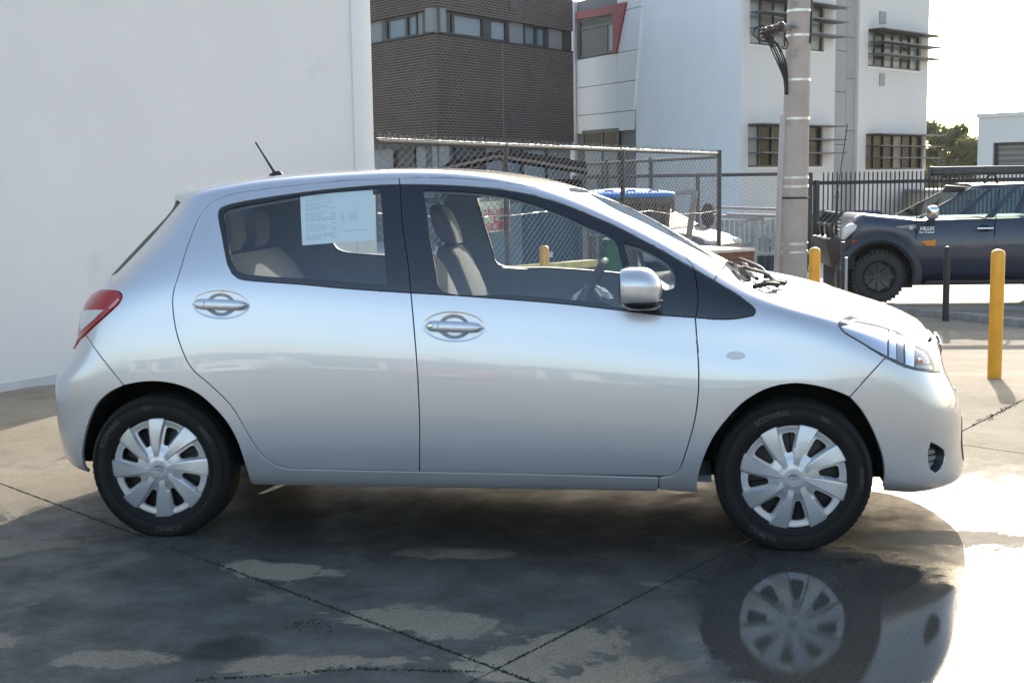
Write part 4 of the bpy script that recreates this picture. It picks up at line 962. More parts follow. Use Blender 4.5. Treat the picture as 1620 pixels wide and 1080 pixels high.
# ------------------------------------------------------------------ dark utility truck on the driveway
def ute():
    d = 20.6; s = d/FPX; ctr = at(1388, 437, d); th = YAW+math.pi-.06        # front axle; the truck faces left
    R = .405; z0 = ctr[2]-R
    root = empty('utility_truck', (ctr[0], ctr[1], z0), 'dark blue lifted utility truck with bull bar and roof awning', 'truck', rz=th)
    ca, sa = math.cos(th), math.sin(th)
    # local x forward (towards photo left), local y: +y faces the camera
    def Lc(px, py, y=0.8):     # photo pixel on the near flank
        q = ray(px, py); n = np.array([-sa, ca]); P0 = np.array([ctr[0], ctr[1]])+n*(y-.75)
        t = ((P0-CAM[:2])@n)/(q[:2]@n); P = CAM+q*t; e = P-np.array([ctr[0], ctr[1], z0]); return e[0]*ca+e[1]*sa, e[2]
    paint = mat('dark_blue_paint', (.018, .027, .052), rough=.4, coat=.5, var=.15, scale=2, dirt=((.03, .03, .03), 2.5, .6)); flare = mat('flare_plastic', (.02, .024, .034), rough=.4)
    yo = -.75                                             # centre line sits .75 m behind the near wheel plane
    body = empty('cab_body', (0, 0, 0)); body.parent = root
    bx = lambda y: y+yo
    zb = Lc(1470, 441)[1]; zbelt = Lc(1500, 346)[1]; zhood = Lc(1400, 338)[1]; znose = Lc(1345, 352)[1]
    xN = Lc(1338, 370)[0]; xA = Lc(1449, 340)[0]
    f = arch_profile((0,), zb, R, .14, .9)
    xs = sorted(set(list(np.linspace(-4.2, xN, 26))+[.56*math.cos(a) for a in np.linspace(0, 3.14, 15)]))
    rg = []
    for x in xs:
        e = min(1, max(0, (xN-x)/.5)); w = .86-.16*(1-e)**2
        zt = np.interp(x, [-4.2, -3.0, xA, xA+.1, .3, xN-.15, xN], [zbelt+.03, zbelt+.03, zbelt, zbelt+.01, zhood, znose, znose-.22]); st = (x, max(f(x), zb if x < xN-.3 else .62), zt, w)
        rg.append(st)
    o = body_loft(rg, 0, 'panel_shell', paint, body); o.location = (0, yo, 0)
    # cabin
    zr = Lc(1560, 291)[1]; x_r1 = Lc(1545, 292)[0]; x_b1 = Lc(1448, 346)[0]
    holder = empty('cabin', (0, yo, zbelt*0)); holder.parent = root
    cabin(holder, (-3.4, x_b1, zbelt), (-3.2, x_r1, zr-.04), .80, .62, paint, glass('truck_glass', (.34, .42, .42), refl=.6, base=.08), (.28, .60))
    # fender flare
    fl = MB(); A = np.linspace(-.25, 3.35, 22)
    rings = []
    for a in A:
        c, s_ = math.cos(a), math.sin(a)
        rings.append([(c*r, y, R+s_*r*1.0) for r, y in ((R+.13, -.02), (R+.12, .10), (R+.17, .135), (R+.26, .10), (R+.27, -.02))])
    fl.rings(rings).build('fender_flare', flare, root, (0, .02, 0), smooth=True)
    MB().box(.26, .42, .075, .085, R+.62-.1, R+.68-.1).build('side_marker', mat('red_reflector', (.45, .05, .02), rough=.3), root)
    # wheels: chunky tyres with lugs
    rimd = mat('dark_rim', (.06, .06, .06), rough=.35, metal=.4)
    def wheel(x, y, flip=0):
        t = wheel_simple(root, x, y, R, .27, rimd, spokes=8); t.rotation_euler = (0, 0, 0 if flip else math.pi); t.location = (x, y, R)
        lg = MB()
        for k in range(34):
            a = 6.283*k/34; c, s_ = math.cos(a), math.sin(a); n = (-s_, c); q = lambda r, o_, y_: (r*c+n[0]*o_, y_, r*s_+n[1]*o_)
            for y0, y1 in ((-.135, -.03), (.03, .135)): lg.hexa([q(R-.03, -.02, y0), q(R-.03, .02, y0), q(R-.03, .02, y1), q(R-.03, -.02, y1)], [q(R+.012, -.017, y0), q(R+.012, .017, y0), q(R+.012, .017, y1), q(R+.012, -.017, y1)])
        tag(lg.build('tread_lugs', RUBBER, t), kind='stuff')
    wheel(0, 0); wheel(0, 2*yo, 1); wheel(-3.1, 0); wheel(-3.1, 2*yo, 1)
    MB().box(-.6, .6, 2*yo+.1, -.2, R*.5, R+.54).build('underbody', DARK, root); MB().box(-4.0, -.5, 2*yo+.15, -.2, zb-.12, zb+.05).build('chassis', DARK, root)
    # side step
    x0, x1 = Lc(1462, 441)[0], -2.7; MB().box(x1, x0, .0, .16, zb-.07, zb-.02).build('side_step', BLACKP, root, bevel=.012)
    # bull bar
    bl = mat('bull_bar_black', (.03, .025, .025), rough=.5, var=.3, scale=4); bb = MB()
    xl = Lc(1308, 395)[0]; zl0, zl1 = Lc(1310, 420)[1], Lc(1310, 378)[1]
    bb.hexa([(xN-.15, 2*yo-.05, .50), (xl-.1, 2*yo+.1, .55), (xl-.1, -.1, .55), (xN-.15, .05, .50)], [(xN-.15, 2*yo-.05, zl1), (xl, 2*yo+.1, zl1), (xl, -.1, zl1), (xN-.15, .05, zl1)])
    bb.build('bull_bar_base', bl, root, bevel=.03)
    bt = MB()
    for y in (-.12, -.5, 2*yo+.5, 2*yo+.12): bt.tube(catmull([(xl-.12, y, zl1), (xl-.10, y, zl1+.2), (xl-.26, y, zl1+.40)], .06), .032, 8)
    bt.tube([(xl-.24, 2*yo+.12, zl1+.38), (xl-.24, -.12, zl1+.38)], .032, 8); bt.tube([(xl-.11, 2*yo+.12, zl1+.2), (xl-.11, -.12, zl1+.2)], .028, 8); bt.build('bull_bar_hoop', bl, root, smooth=True)
    gr = MB()
    for k in range(5): z = zl1+.03+.06*k; gr.box(xN-.02, xN+.03, 2*yo+.45, -.45, z, z+.03)
    gr.build('grille', BLACKTRIM, root)
    # headlight wraps the corner
    h = [Lc(px, py, .55) for px, py in ((1358, 356), (1343, 353), (1330, 362), (1327, 378), (1332, 379))]
    MB().prism([(x, z) for x, z in h], -.30, .02).build('headlight', CLEARL, root, bevel=.02)
    # indicators, door lines, handle, mirror, text
    yF = .865-.75
    def strip(name, pts, m, w=.02, y=yF):
        q = [Lc(*p, .86) for p in pts]; mb = MB(); mb.tube([(a, y, b) for a, b in q], w, 6); return mb.build(name, m, root)
    strip('door_seam', [(1451, 330), (1450, 372), (1446, 400), (1452, 432)], DARK, .007, yF-.02); strip('door_seam', [(1580, 300), (1576, 345), (1572, 395), (1572, 438)], DARK, .007, yF-.02)
    strip('pale_side_panel', [(1418, 360), (1450, 359)], mat('tan_sticker', (.33, .28, .22), rough=.5), .035, yF-.045)
    strip('indicator', [(1438, 361), (1444, 361)], CLEARL, .035, yF-.02)
    x, z = Lc(1556, 361); MB().box(x-.13, x+.13, yF-.02, yF+.045, z-.018, z+.018).build('door_handle', CHROME, root, bevel=.012); MB().box(x-.06, x+.06, yF-.03, yF+.004, z-.045, z+.05).build('handle_cup', DARK, root)
    x, z = Lc(1471, 336); MB().rings([[(x+dx, yF+.17+dy, z+dz) for dx, dz in rrect(.17*k, .22*k, .06*k)] for dy, k in ((-.12, .8), (-.02, 1), (.06, .95), (.10, .6))] if False else [[(x+dx, yF+.1+dy, z+dz) for dx, dz in rrect(.17*k, .22*k, .05*k)] for dy, k in ((-.1, .85), (0, 1), (.07, .9), (.10, .5))]).build('mirror', CHROME, root, smooth=True)
    MB().box(x-.05, x+.06, yF-.05, yF+.12, z-.16, z-.105).build('mirror_arm', BLACKP, root, bevel=.02)
    x, z = Lc(1465, 361.5); fn = lambda a, b: (x-a, yF+.012, z+b); text_obj('lettering', 'HILUX', .075, WHITEINK, root, fn, bold=.004)
    x2, z2 = Lc(1464, 367); fn2 = lambda a, b: (x2-a, yF+.013, z2+b); text_obj('lettering', 'Rev Dualed', .05, WHITEINK, root, fn2, bold=.002)
    x, z = Lc(1469, 384); mb = MB(); mb.add([(x+.14, yF+.006, z+.03), (x+.05, yF+.006, z-.04), (x-.08, yF+.006, z-.05), (x-.10, yF+.006, z+.05), (x-.02, yF+.006, z+.04)], [(0, 1, 2, 3, 4)]); mb.build('orange_sticker', ORANGE, root)
    # roof rack and awning
    xa = Lc(1473, 272)[0]; za0, za1 = Lc(1480, 278)[1], Lc(1480, 264)[1]
    aw = empty('roof_awning', (root.location.x, root.location.y, root.location.z+za0), 'long dark grey rolled awning on the roof of the utility truck', 'awning', rz=th)
    am = mat('awning_vinyl', (.06, .06, .062), rough=.55, var=.2, scale=6)
    MB().rings([[(x, y-.02, z) for y, z in rrect(.16, za1-za0, .04, 4, 0, (za1-za0)/2)] for x in (xa, xa-.02, -3.3)]).build('awning_bag', am, aw, smooth=True)
    MB().rings([[(x, y-.02, z) for y, z in rrect(.17, za1-za0+.012, .04, 4, 0, (za1-za0)/2)] for x in (xa+.012, xa-.03)]).build('end_cap', BLACKP, aw, smooth=True)
    zt = zr
    for x in (Lc(1574, 285)[0], -2.6):
        MB().tube([(x, 2*yo+.1, za0+.02), (x, -.06, za0+.02)], .025, 8).build('rack_bar', BLACKP, root, smooth=True)
        MB().tube(catmull([(x+.10, -.15, zt+.0), (x+.05, -.12, za0-.02), (x, -.1, za0+.02), (x-.06, -.12, za0-.02), (x-.10, -.15, zt)], .06), .022, 6).build('rack_foot', BLACKP, root, smooth=True)
    x, z = Lc(1520, 299); MB().prism([(x+.2, z-.05), (x+.14, z+.06), (x-.2, z+.03), (x-.1, z-.06)], -.35, -.25).build('snorkel_head', BLACKP, root, bevel=.015)
    # whip aerial on the bull bar
    p0 = (xl-.2, -.3, zl1+.05); MB().tube([p0, (p0[0]-.02, p0[1], p0[2]+.7)], .022, 6).build('aerial_base', BLACKP, root)
    MB().tube([(p0[0]-.02, p0[1], p0[2]+.7), (p0[0]-.16, p0[1], z_at(1350, 196, d)-z0)], .008, 5).build('aerial_whip', BLACKP, root)
ute()
# ------------------------------------------------------------------ the silver hatchback: one smooth body surface, cut into panels
XM = [-.95, -.6, -.25, .1, .45, .75, 1.0]
def m_(y, zs, x=XM):
    ys = y if isinstance(y, (list, tuple)) else [y]*7; zs = zs if isinstance(zs, (list, tuple)) else [zs]*7
    return [(a, b, c) for a, b, c in zip(x, ys, zs)]
RAILS=[
 [(-1.78,0,.235),(-1.775,.30,.235),(-1.745,.54,.235),(-1.68,.685,.245),(-1.54,.75,.235),(-1.255,.77,.21)]+m_(.785,.190)+[(1.255,.775,.2),(1.5,.745,.205),(1.70,.69,.19),(1.83,.6,.165),(1.915,.42,.15),(1.955,.2,.145),(1.96,0,.145)],
 [(-1.815,0,.25),(-1.81,.30,.25),(-1.775,.555,.25),(-1.70,.715,.262),(-1.55,.79,.25),(-1.255,.81,.235)]+m_(.808,.225)+[(1.255,.81,.23),(1.5,.79,.22),(1.715,.73,.20),(1.86,.635,.18),(1.958,.44,.17),(2.008,.2,.165),(2.018,0,.165)],
 [(-1.835,0,.33),(-1.83,.3,.33),(-1.795,.56,.33),(-1.72,.725,.335),(-1.55,.803,.34),(-1.255,.825,.33)]+m_(.818,.32)+[(1.255,.83,.33),(1.5,.81,.29),(1.71,.75,.255),(1.86,.65,.24),(1.96,.45,.23),(2.01,.2,.225),(2.02,0,.225)],
 [(-1.84,0,.45),(-1.835,.3,.45),(-1.80,.56,.45),(-1.725,.728,.45),(-1.55,.807,.45),(-1.255,.84,.44)]+m_(.83,.42)+[(1.255,.843,.43),(1.5,.818,.38),(1.70,.755,.34),(1.85,.652,.325),(1.945,.452,.32),(1.993,.2,.315),(2.003,0,.315)],
 [(-1.845,0,.56),(-1.84,.3,.56),(-1.805,.56,.56),(-1.73,.728,.56),(-1.55,.807,.565),(-1.255,.845,.57)]+m_(.842,.55)+[(1.255,.848,.55),(1.5,.82,.49),(1.70,.757,.45),(1.85,.655,.435),(1.945,.455,.42),(1.992,.2,.415),(2.002,0,.415)],
 [(-1.84,0,.645),(-1.835,.3,.645),(-1.80,.555,.645),(-1.72,.722,.65),(-1.545,.805,.665),(-1.255,.845,.68)]+m_(.846,[.69,.685,.675,.665,.655,.648,.645])+[(1.255,.85,.665),(1.495,.82,.6),(1.695,.757,.555),(1.845,.655,.535),(1.935,.455,.52),(1.982,.2,.51),(1.992,0,.51)],
 [(-1.79,0,.70),(-1.785,.3,.70),(-1.75,.54,.70),(-1.665,.70,.70),(-1.53,.80,.75),(-1.25,.835,.80)]+m_(.841,[.82,.805,.79,.775,.758,.735,.72])+[(1.25,.842,.71),(1.485,.815,.69),(1.68,.757,.655),(1.825,.652,.62),(1.915,.455,.60),(1.96,.2,.595),(1.97,0,.595)],
 [(-1.745,0,.80),(-1.74,.3,.80),(-1.70,.53,.80),(-1.61,.69,.80),(-1.50,.79,.86),(-1.245,.815,.92)]+m_([.825,.828,.828,.828,.828,.826,.828],[.94,.92,.9,.875,.85,.82,.80])+[(1.24,.833,.785),(1.46,.81,.76),(1.65,.755,.72),(1.80,.645,.68),(1.885,.45,.67),(1.925,.2,.67),(1.935,0,.67)],
 [(-1.735,0,.92),(-1.73,.3,.92),(-1.69,.52,.92),(-1.60,.68,.92),(-1.46,.765,.97),(-1.23,.79,1.03)]+m_([.80,.80,.80,.80,.80,.80,.805],[1.045,1.02,.995,.967,.94,.905,.88])+[(1.22,.815,.855),(1.42,.80,.825),(1.6,.75,.775),(1.76,.64,.725),(1.85,.44,.715),(1.895,.2,.72),(1.905,0,.72)],
 [(-1.67,0,1.03),(-1.665,.28,1.03),(-1.62,.49,1.03),(-1.52,.64,1.03),(-1.40,.715,1.08),(-1.2,.735,1.14)]+m_([.74,.735,.73,.735,.745,.755,.765],[1.19,1.2,1.2,1.17,1.12,1.04,.985],[-.95,-.6,-.25,.12,.44,.70,.94])+[(1.14,.785,.935),(1.33,.785,.895),(1.54,.745,.835),(1.72,.63,.765),(1.83,.43,.75),(1.87,.2,.757),(1.88,0,.757)],
 [(-1.57,0,1.18),(-1.56,.27,1.18),(-1.52,.46,1.18),(-1.42,.60,1.18),(-1.30,.655,1.2),(-1.13,.655,1.28)]+m_([.66,.65,.635,.63,.645,.67,.70],[1.335,1.388,1.408,1.385,1.315,1.207,1.09],[-.95,-.6,-.25,.12,.40,.64,.86])+[(1.06,.73,1.0),(1.27,.74,.94),(1.49,.71,.875),(1.68,.61,.80),(1.805,.42,.765),(1.855,.2,.775),(1.865,0,.775)],
 [(-1.45,0,1.335),(-1.435,.26,1.335),(-1.38,.45,1.335),(-1.28,.56,1.335),(-1.18,.60,1.34),(-1.05,.61,1.36)]+m_([.61,.615,.605,.60,.612,.635,.665],[1.388,1.418,1.435,1.418,1.352,1.245,1.128],[-.9,-.6,-.25,.10,.38,.62,.84])+[(1.04,.695,1.035),(1.26,.705,.965),(1.47,.68,.905),(1.66,.60,.83),(1.79,.42,.785),(1.84,.2,.80),(1.85,0,.80)],
 [(-1.43,0,1.39),(-1.41,.26,1.39),(-1.345,.44,1.39),(-1.255,.535,1.39),(-1.15,.565,1.395),(-1.02,.575,1.405)]+m_([.575,.575,.57,.565,.575,.60,.63],[1.425,1.445,1.458,1.443,1.378,1.275,1.165],[-.88,-.6,-.25,.08,.36,.60,.82])+[(1.02,.655,1.065),(1.24,.66,.99),(1.45,.64,.93),(1.64,.58,.85),(1.775,.41,.81),(1.825,.2,.815),(1.835,0,.815)],
 [(-1.36,0,1.415),(-1.34,.22,1.415),(-1.28,.36,1.413),(-1.2,.43,1.41),(-1.08,.45,1.425),(-.95,.455,1.44)]+m_([.455,.455,.45,.44,.45,.48,.51],[1.452,1.465,1.473,1.455,1.392,1.28,1.155],[-.82,-.57,-.24,.09,.38,.64,.88])+[(1.09,.53,1.045),(1.29,.52,.985),(1.47,.5,.935),(1.62,.43,.885),(1.72,.32,.855),(1.76,.16,.853),(1.765,0,.853)],
 [(-1.2,0,1.435),(-1.19,.12,1.435),(-1.14,.2,1.437),(-1.08,.24,1.44),(-.98,.25,1.448),(-.87,.25,1.456)]+m_([.25,.25,.245,.24,.25,.27,.28],[1.463,1.473,1.478,1.456,1.392,1.272,1.14],[-.75,-.53,-.23,.10,.40,.67,.92])+[(1.14,.28,1.03),(1.33,.27,.985),(1.48,.25,.945),(1.58,.2,.915),(1.64,.13,.90),(1.665,.06,.895),(1.67,0,.893)],
 [(-1.0,0,1.448),(-.99,0,1.448),(-.96,0,1.45),(-.92,0,1.453),(-.86,0,1.458),(-.78,0,1.462)]+m_(0,[1.467,1.475,1.478,1.456,1.39,1.268,1.132],[-.68,-.5,-.22,.11,.42,.69,.94])+[(1.16,0,1.022),(1.35,0,.985),(1.47,0,.95),(1.54,0,.93),(1.57,0,.92),(1.58,0,.918),(1.585,0,.917)],
]
C=np.array(RAILS,float)
def S(r,c,**k):
    for i,a in enumerate('xyz'):
        if a in k:
            for cc,v in zip(range(c,20),k[a]): C[r,cc,i]=v
S(15,9,z=[1.452,1.368,1.24,1.096,.985,.965,.93,.91,.90,.898,.897])
S(14,9,z=[1.452,1.37,1.246,1.105,.992,.967,.927,.897,.882,.877,.875])
S(13,9,z=[1.449,1.378,1.262,1.13,1.02,.967,.92,.87,.84,.838,.838])
S(12,9,z=[1.438,1.37,1.262,1.15,1.045,.968,.903,.832,.795,.80,.80])
S(11,9,z=[1.416,1.35,1.243,1.126,1.028,.948,.884,.812,.77,.785,.785])
S(10,13,z=[.995,.925,.86,.785,.752,.76,.76])
S(11,0,x=[-1.36,-1.345,-1.30,-1.205])
S(10,0,x=[-1.535,-1.525,-1.47,-1.36,-1.27])
S(9,0,x=[-1.655,-1.65,-1.60,-1.505])
S(8,0,x=[-1.765,-1.76,-1.72,-1.63])
S(7,0,x=[-1.765,-1.76,-1.72,-1.635])
S(6,0,x=[-1.80,-1.795,-1.76,-1.675])
for r in (2,3,4,5): C[r,0:4,0]-=.012
S(12,0,x=[-1.40,-1.38,-1.315,-1.225],z=[1.375]*4+[1.385,1.403])
S(13,0,z=[1.405,1.405,1.403,1.403])
S(6,16,x=[1.80,1.885,1.925,1.935]); S(7,16,x=[1.785,1.865,1.90,1.91]); 
S(5,16,z=[.525,.51,.50,.50])
S(0,14,x=[1.49,1.66,1.76,1.82,1.85,1.855],z=[.2,.175,.15,.14,.14,.14])
S(1,16,z=[.18,.18,.178,.178])
C[0,6:13,2]=.214; C[1,6:13,2]=.238; C[0,5,2]=.225;C[1,5,2]=.245;C[0,13,2]=.22;C[1,13,2]=.24
S(15,12,z=[1.085,.955]); S(14,12,z=[1.095,.965]); S(13,12,z=[1.118,.998]); S(12,11,z=[1.255,1.14,1.03,.958])
S(0,14,z=[.232,.205,.18,.165,.16,.16]); S(1,14,z=[.25,.222,.20,.19,.185,.185])
S(11,0,x=[-1.34,-1.328,-1.285,-1.19]); S(10,0,x=[-1.52,-1.51,-1.455,-1.345,-1.26])
S(9,0,x=[-1.65,-1.645,-1.595,-1.50]); S(8,0,x=[-1.75,-1.745,-1.705,-1.615])
C[6:8,0:4,0]+=.012
S(12,0,z=[1.37]*4+[1.382,1.402])
C[:,:,1]*=-1

# flank: widest low down, leaning in towards a soft shoulder line at handle height
for r, ys in ((4, (.847, .847, .849)), (5, (.841, .843, .848)), (6, (.829, .8325, .837)), (7, (.808, .8175, .823))):
    CP0 = ys; C[r, 5, 1] = -ys[0]; C[r, 6:13, 1] = -ys[1]; C[r, 13, 1] = -ys[2]
C[7, 5:13, 2] -= .012
C[3, 5:14, 1] = -.848; C[2, 5:14, 1] = -.839; C[1, 6:13, 1] = -.812
C[12, 4:10, 1] -= .012; C[12, 4:10, 2] += .006; C[13, 3:10, 1] -= .03
S(12, 13, z=[1.010, .945]); S(11, 13, z=[1.004, .934]); S(10, 13, z=[.980, .918])
CP = C
def basis(n, t):
    kn = np.concatenate([[0]*3, np.linspace(0, 1, n-2), [1]*3]); t = np.clip(np.asarray(t, float), 0, 1-1e-9)
    B = [((t >= kn[i]) & (t < kn[i+1])).astype(float) for i in range(len(kn)-1)]; keep = None
    for d in range(1, 4):
        if d == 3: keep = B
        nb = []
        for i in range(len(kn)-1-d):
            a = kn[i+d]-kn[i]; b = kn[i+d+1]-kn[i+1]; v = np.zeros_like(t)
            if a > 0: v = v+(t-kn[i])/a*B[i]
            if b > 0: v = v+(kn[i+d+1]-t)/b*B[i+1]
            nb.append(v)
        B = nb
    D = []
    for i in range(n):
        a = kn[i+3]-kn[i]; b = kn[i+4]-kn[i+1]; v = np.zeros_like(t)
        if a > 0: v = v+3*keep[i]/a
        if b > 0: v = v-3*keep[i+1]/b
        D.append(v)
    return np.array(B).T, np.array(D).T
NV, NU = CP.shape[:2]
def surf(uv):
    """points and outward normals of the near half at an array of (u, v)"""
    uv = np.asarray(uv, float).reshape(-1, 2)
    Bu, Du = basis(NU, uv[:, 0]); Bv, Dv = basis(NV, uv[:, 1])
    P = np.einsum('kv,ku,vuc->kc', Bv, Bu, CP); Pu = np.einsum('kv,ku,vuc->kc', Bv, Du, CP); Pv = np.einsum('kv,ku,vuc->kc', Dv, Bu, CP)
    n = np.cross(Pu, Pv); l = np.linalg.norm(n, axis=1)
    bad = l < 1e-9; n[bad] = (0, 0, 1); l[bad] = 1; n /= l[:, None]
    c = (uv[:, 0] < 1e-6) | (uv[:, 0] > 1-1e-6) | (uv[:, 1] > 1-1e-6)
    n[c, 1] = 0; P[c, 1] = 0; n /= np.maximum(1e-9, np.linalg.norm(n, axis=1))[:, None]
    return P, n
gu, gv = 281, 201
_U, _V = np.linspace(0, 1, gu), np.linspace(0, 1, gv)
GUV = np.stack(np.meshgrid(_U, _V), -1).reshape(-1, 2); GP, GN = surf(GUV)
_tri = []
for j in range(gv-1):
    for i in range(gu-1):
        k = j*gu+i; _tri.append((k, k+1, k+gu+1)); _tri.append((k, k+gu+1, k+gu))
BV = BVHTree.FromPolygons([Vector(p) for p in GP], _tri)
def _uv_at(loc, f):
    a, b, c = _tri[f]; A, B_, C_ = GP[a], GP[b], GP[c]; p = np.array(loc)
    v0, v1, v2 = B_-A, C_-A, p-A; d00, d01, d11 = v0@v0, v0@v1, v1@v1; d20, d21 = v2@v0, v2@v1; den = d00*d11-d01*d01
    if abs(den) < 1e-18: return GUV[a]
    v = (d11*d20-d01*d21)/den; w = (d00*d21-d01*d20)/den
    return GUV[a]*(1-v-w)+GUV[b]*v+GUV[c]*w
def uv_px(px, py):
    d = Vector(ray(px, py)).normalized(); h = BV.ray_cast(Vector(CAM), d)
    if h[0] is not None: return _uv_at(h[0], h[2])
    best = None
    for t in np.linspace(4.0, 7.2, 60):
        q = BV.find_nearest(Vector(CAM)+d*t)
        if best is None or q[3] < best[3]: best = q
    return _uv_at(best[0], best[2])
def uv_w(x, y, z): q = BV.find_nearest(Vector((x, -y, z))); return _uv_at(q[0], q[2])
SU, SV = 6.6, 2.5                                      # rough metres per unit of u and v
def edge_uv(kind, x=None, z=None):
    """a point on the centre line: tail (u=0), nose (u=1), top (v=1), or on the lower edge (v=0)"""
    t = np.linspace(0, 1, 600)
    if kind in ('u0', 'u1'):
        P, _ = surf(np.stack([np.full(600, 0. if kind == 'u0' else 1.), t], 1)); k = np.argmin(abs(P[:, 2]-z)); return np.array([0. if kind == 'u0' else 1., t[k]])
    P, _ = surf(np.stack([t, np.full(600, 1. if kind == 'v1' else 0.)], 1)); k = np.argmin(abs(P[:, 0]-x)); return np.array([t[k], 1. if kind == 'v1' else 0.])
def path(*segs):
    """closed outline in (u, v): lists of photo pixels are splined; ('w', ...) are car-space points; arrays are (u, v)"""
    out = []
    for s in segs:
        if isinstance(s, np.ndarray): out.append(s); continue
        if s and s[0] == 'w': q = [uv_w(*p) for p in s[1:]]; out += q; continue
        dens = catmull(s, 7.) if len(s) > 1 else [np.array(s[0])]
        out += [uv_px(*p) for p in dens]
    res = [out[0]]
    for p in out[1:]:
        if np.hypot(*((p-res[-1])*[SU, SV])) > .0025: res.append(p)
    if np.hypot(*((res[0]-res[-1])*[SU, SV])) < .0025: res.pop()
    # break long edges
    fin = []
    for i, p in enumerate(res):
        q = res[(i+1) % len(res)]; n = max(1, int(np.hypot(*((q-p)*[SU, SV]))/.025))
        for k in range(n): fin.append(p+(q-p)*k/n)
    return np.array(fin)
def inside(poly, pts):
    x, y = pts[:, 0], pts[:, 1]; r = np.zeros(len(pts), bool); n = len(poly)
    for i in range(n):
        (x0, y0), (x1, y1) = poly[i], poly[i-1]
        c = ((y0 > y) != (y1 > y)); 
        with np.errstate(divide='ignore', invalid='ignore'): r ^= c & (x < (x1-x0)*(y-y0)/(y1-y0)+x0)
    return r
def triangulate(outer, holes=(), step=.024):
    sc = np.array([SU, SV]); loops = [outer*sc]+[h*sc for h in holes]
    lo, hi = loops[0].min(0), loops[0].max(0); g = []
    ys = np.arange(lo[1]+step*.5, hi[1], step*.866)
    for j, y in enumerate(ys):
        xs = np.arange(lo[0]+step*(.25 if j % 2 else .75), hi[0], step); g.append(np.stack([xs, np.full(len(xs), y)], 1))
    g = np.concatenate(g) if g else np.zeros((0, 2))
    if len(g):
        k = inside(loops[0], g)
        for h in loops[1:]: k &= ~inside(h, g)
        g = g[k]
        B = np.concatenate(loops); keep = np.ones(len(g), bool)
        for s in range(0, len(g), 2000):
            d = ((g[s:s+2000, None, :]-B[None])**2).sum(-1).min(1); keep[s:s+2000] = d > (step*.42)**2
        g = g[keep]
    pts = np.concatenate(loops+[g]); edges = []; o = 0
    for l in loops:
        n = len(l); edges += [(o+i, o+(i+1) % n) for i in range(n)]; o += n
    r = delaunay_2d_cdt([Vector(p) for p in pts], edges, [], 0, 1e-7)
    V = np.array([tuple(v) for v in r[0]]); F = np.array([f for f in r[2] if len(f) == 3])
    cen = V[F].mean(1); k = inside(loops[0], cen)
    for h in loops[1:]: k &= ~inside(h, cen)
    F = F[k]
    a = V[F[:, 1]]-V[F[:, 0]]; b = V[F[:, 2]]-V[F[:, 0]]; fl = (a[:, 0]*b[:, 1]-a[:, 1]*b[:, 0]) < 0; F[fl] = F[fl][:, ::-1]
    used = np.unique(F); remap = -np.ones(len(V), int); remap[used] = np.arange(len(used))
    return V[used]/sc, remap[F]
def panel_arrays(outer, holes=(), gap=.0022, depth=.014, off=0., step=.024, bulge=None):
    uv, F = triangulate(outer, holes, step); P, N_ = surf(uv); P = P+N_*off
    if bulge is not None: P = bulge(P, N_, uv)
    ec = {}
    for f in F:
        for k in range(3):
            a, b = int(f[k]), int(f[(k+1) % 3]); ec[(a, b)] = ec.get((a, b), 0)+1
    bd = [(a, b) for (a, b) in ec if (b, a) not in ec]
    bd = [(a, b) for a, b in bd if not (abs(P[a][1]) < 1e-5 and abs(P[b][1]) < 1e-5)]
    if depth <= 0 or not bd: return P, N_, [tuple(f) for f in F]
    acc = {}
    for a, b in bd:
        t = P[b]-P[a]; o = np.cross(t, N_[a]+N_[b]); l = np.linalg.norm(o)
        if l < 1e-12: continue
        for v in (a, b): acc.setdefault(v, []).append(o/l)
    V = [p for p in P]; NN = [n for n in N_]; faces = [tuple(int(i) for i in f) for f in F]; r1 = {}; r2 = {}
    for v, l in acc.items():
        o = sum(l); n = np.linalg.norm(o); o = o/n if n > 1e-6 else l[0]
        k = 1/max(.5, min(1, n/len(l)))
        if abs(P[v][1]) < 1e-5: o = np.array([o[0], 0, o[2]])
        V[v] = P[v]-o*(gap+.0013)*k
        r1[v] = len(V); V.append(P[v]-o*gap*k-N_[v]*.0016); w = o+N_[v]*.5; NN.append(w/np.linalg.norm(w))
        r2[v] = len(V); V.append(P[v]-o*gap*k-N_[v]*depth); NN.append(o)
    for a, b in bd:
        if a in r1 and b in r1:
            faces.append((b, a, r1[a], r1[b])); faces.append((r1[b], r1[a], r2[a], r2[b]))
    return np.array(V), np.array(NN), faces
def build_panel(name, m, parent, arr, both=False, side=1):
    """side 1: as built (near flank); -1: mirrored to the far flank; both: the two halves in one mesh"""
    V, N_, F = arr; Vs, Ns, Fs = [], [], []
    for s in ((1, -1) if both else (side,)):
        k = len(Vs); Vs += [(p[0], p[1]*s, p[2]) for p in V]; Ns += [(n[0], n[1]*s, n[2]) for n in N_]
        Fs += [tuple(i+k for i in (f if s == 1 else f[::-1])) for f in F]
    me = bpy.data.meshes.new(name); me.from_pydata(Vs, [], Fs); me.polygons.foreach_set('use_smooth', [True]*len(Fs))
    me.normals_split_custom_set_from_vertices(Ns); me.materials.append(m)
    return link(name, me, parent)

CAR = empty('hatchback_car', (0, 0, 0), 'silver five door hatchback parked side on in the foreground', 'car')
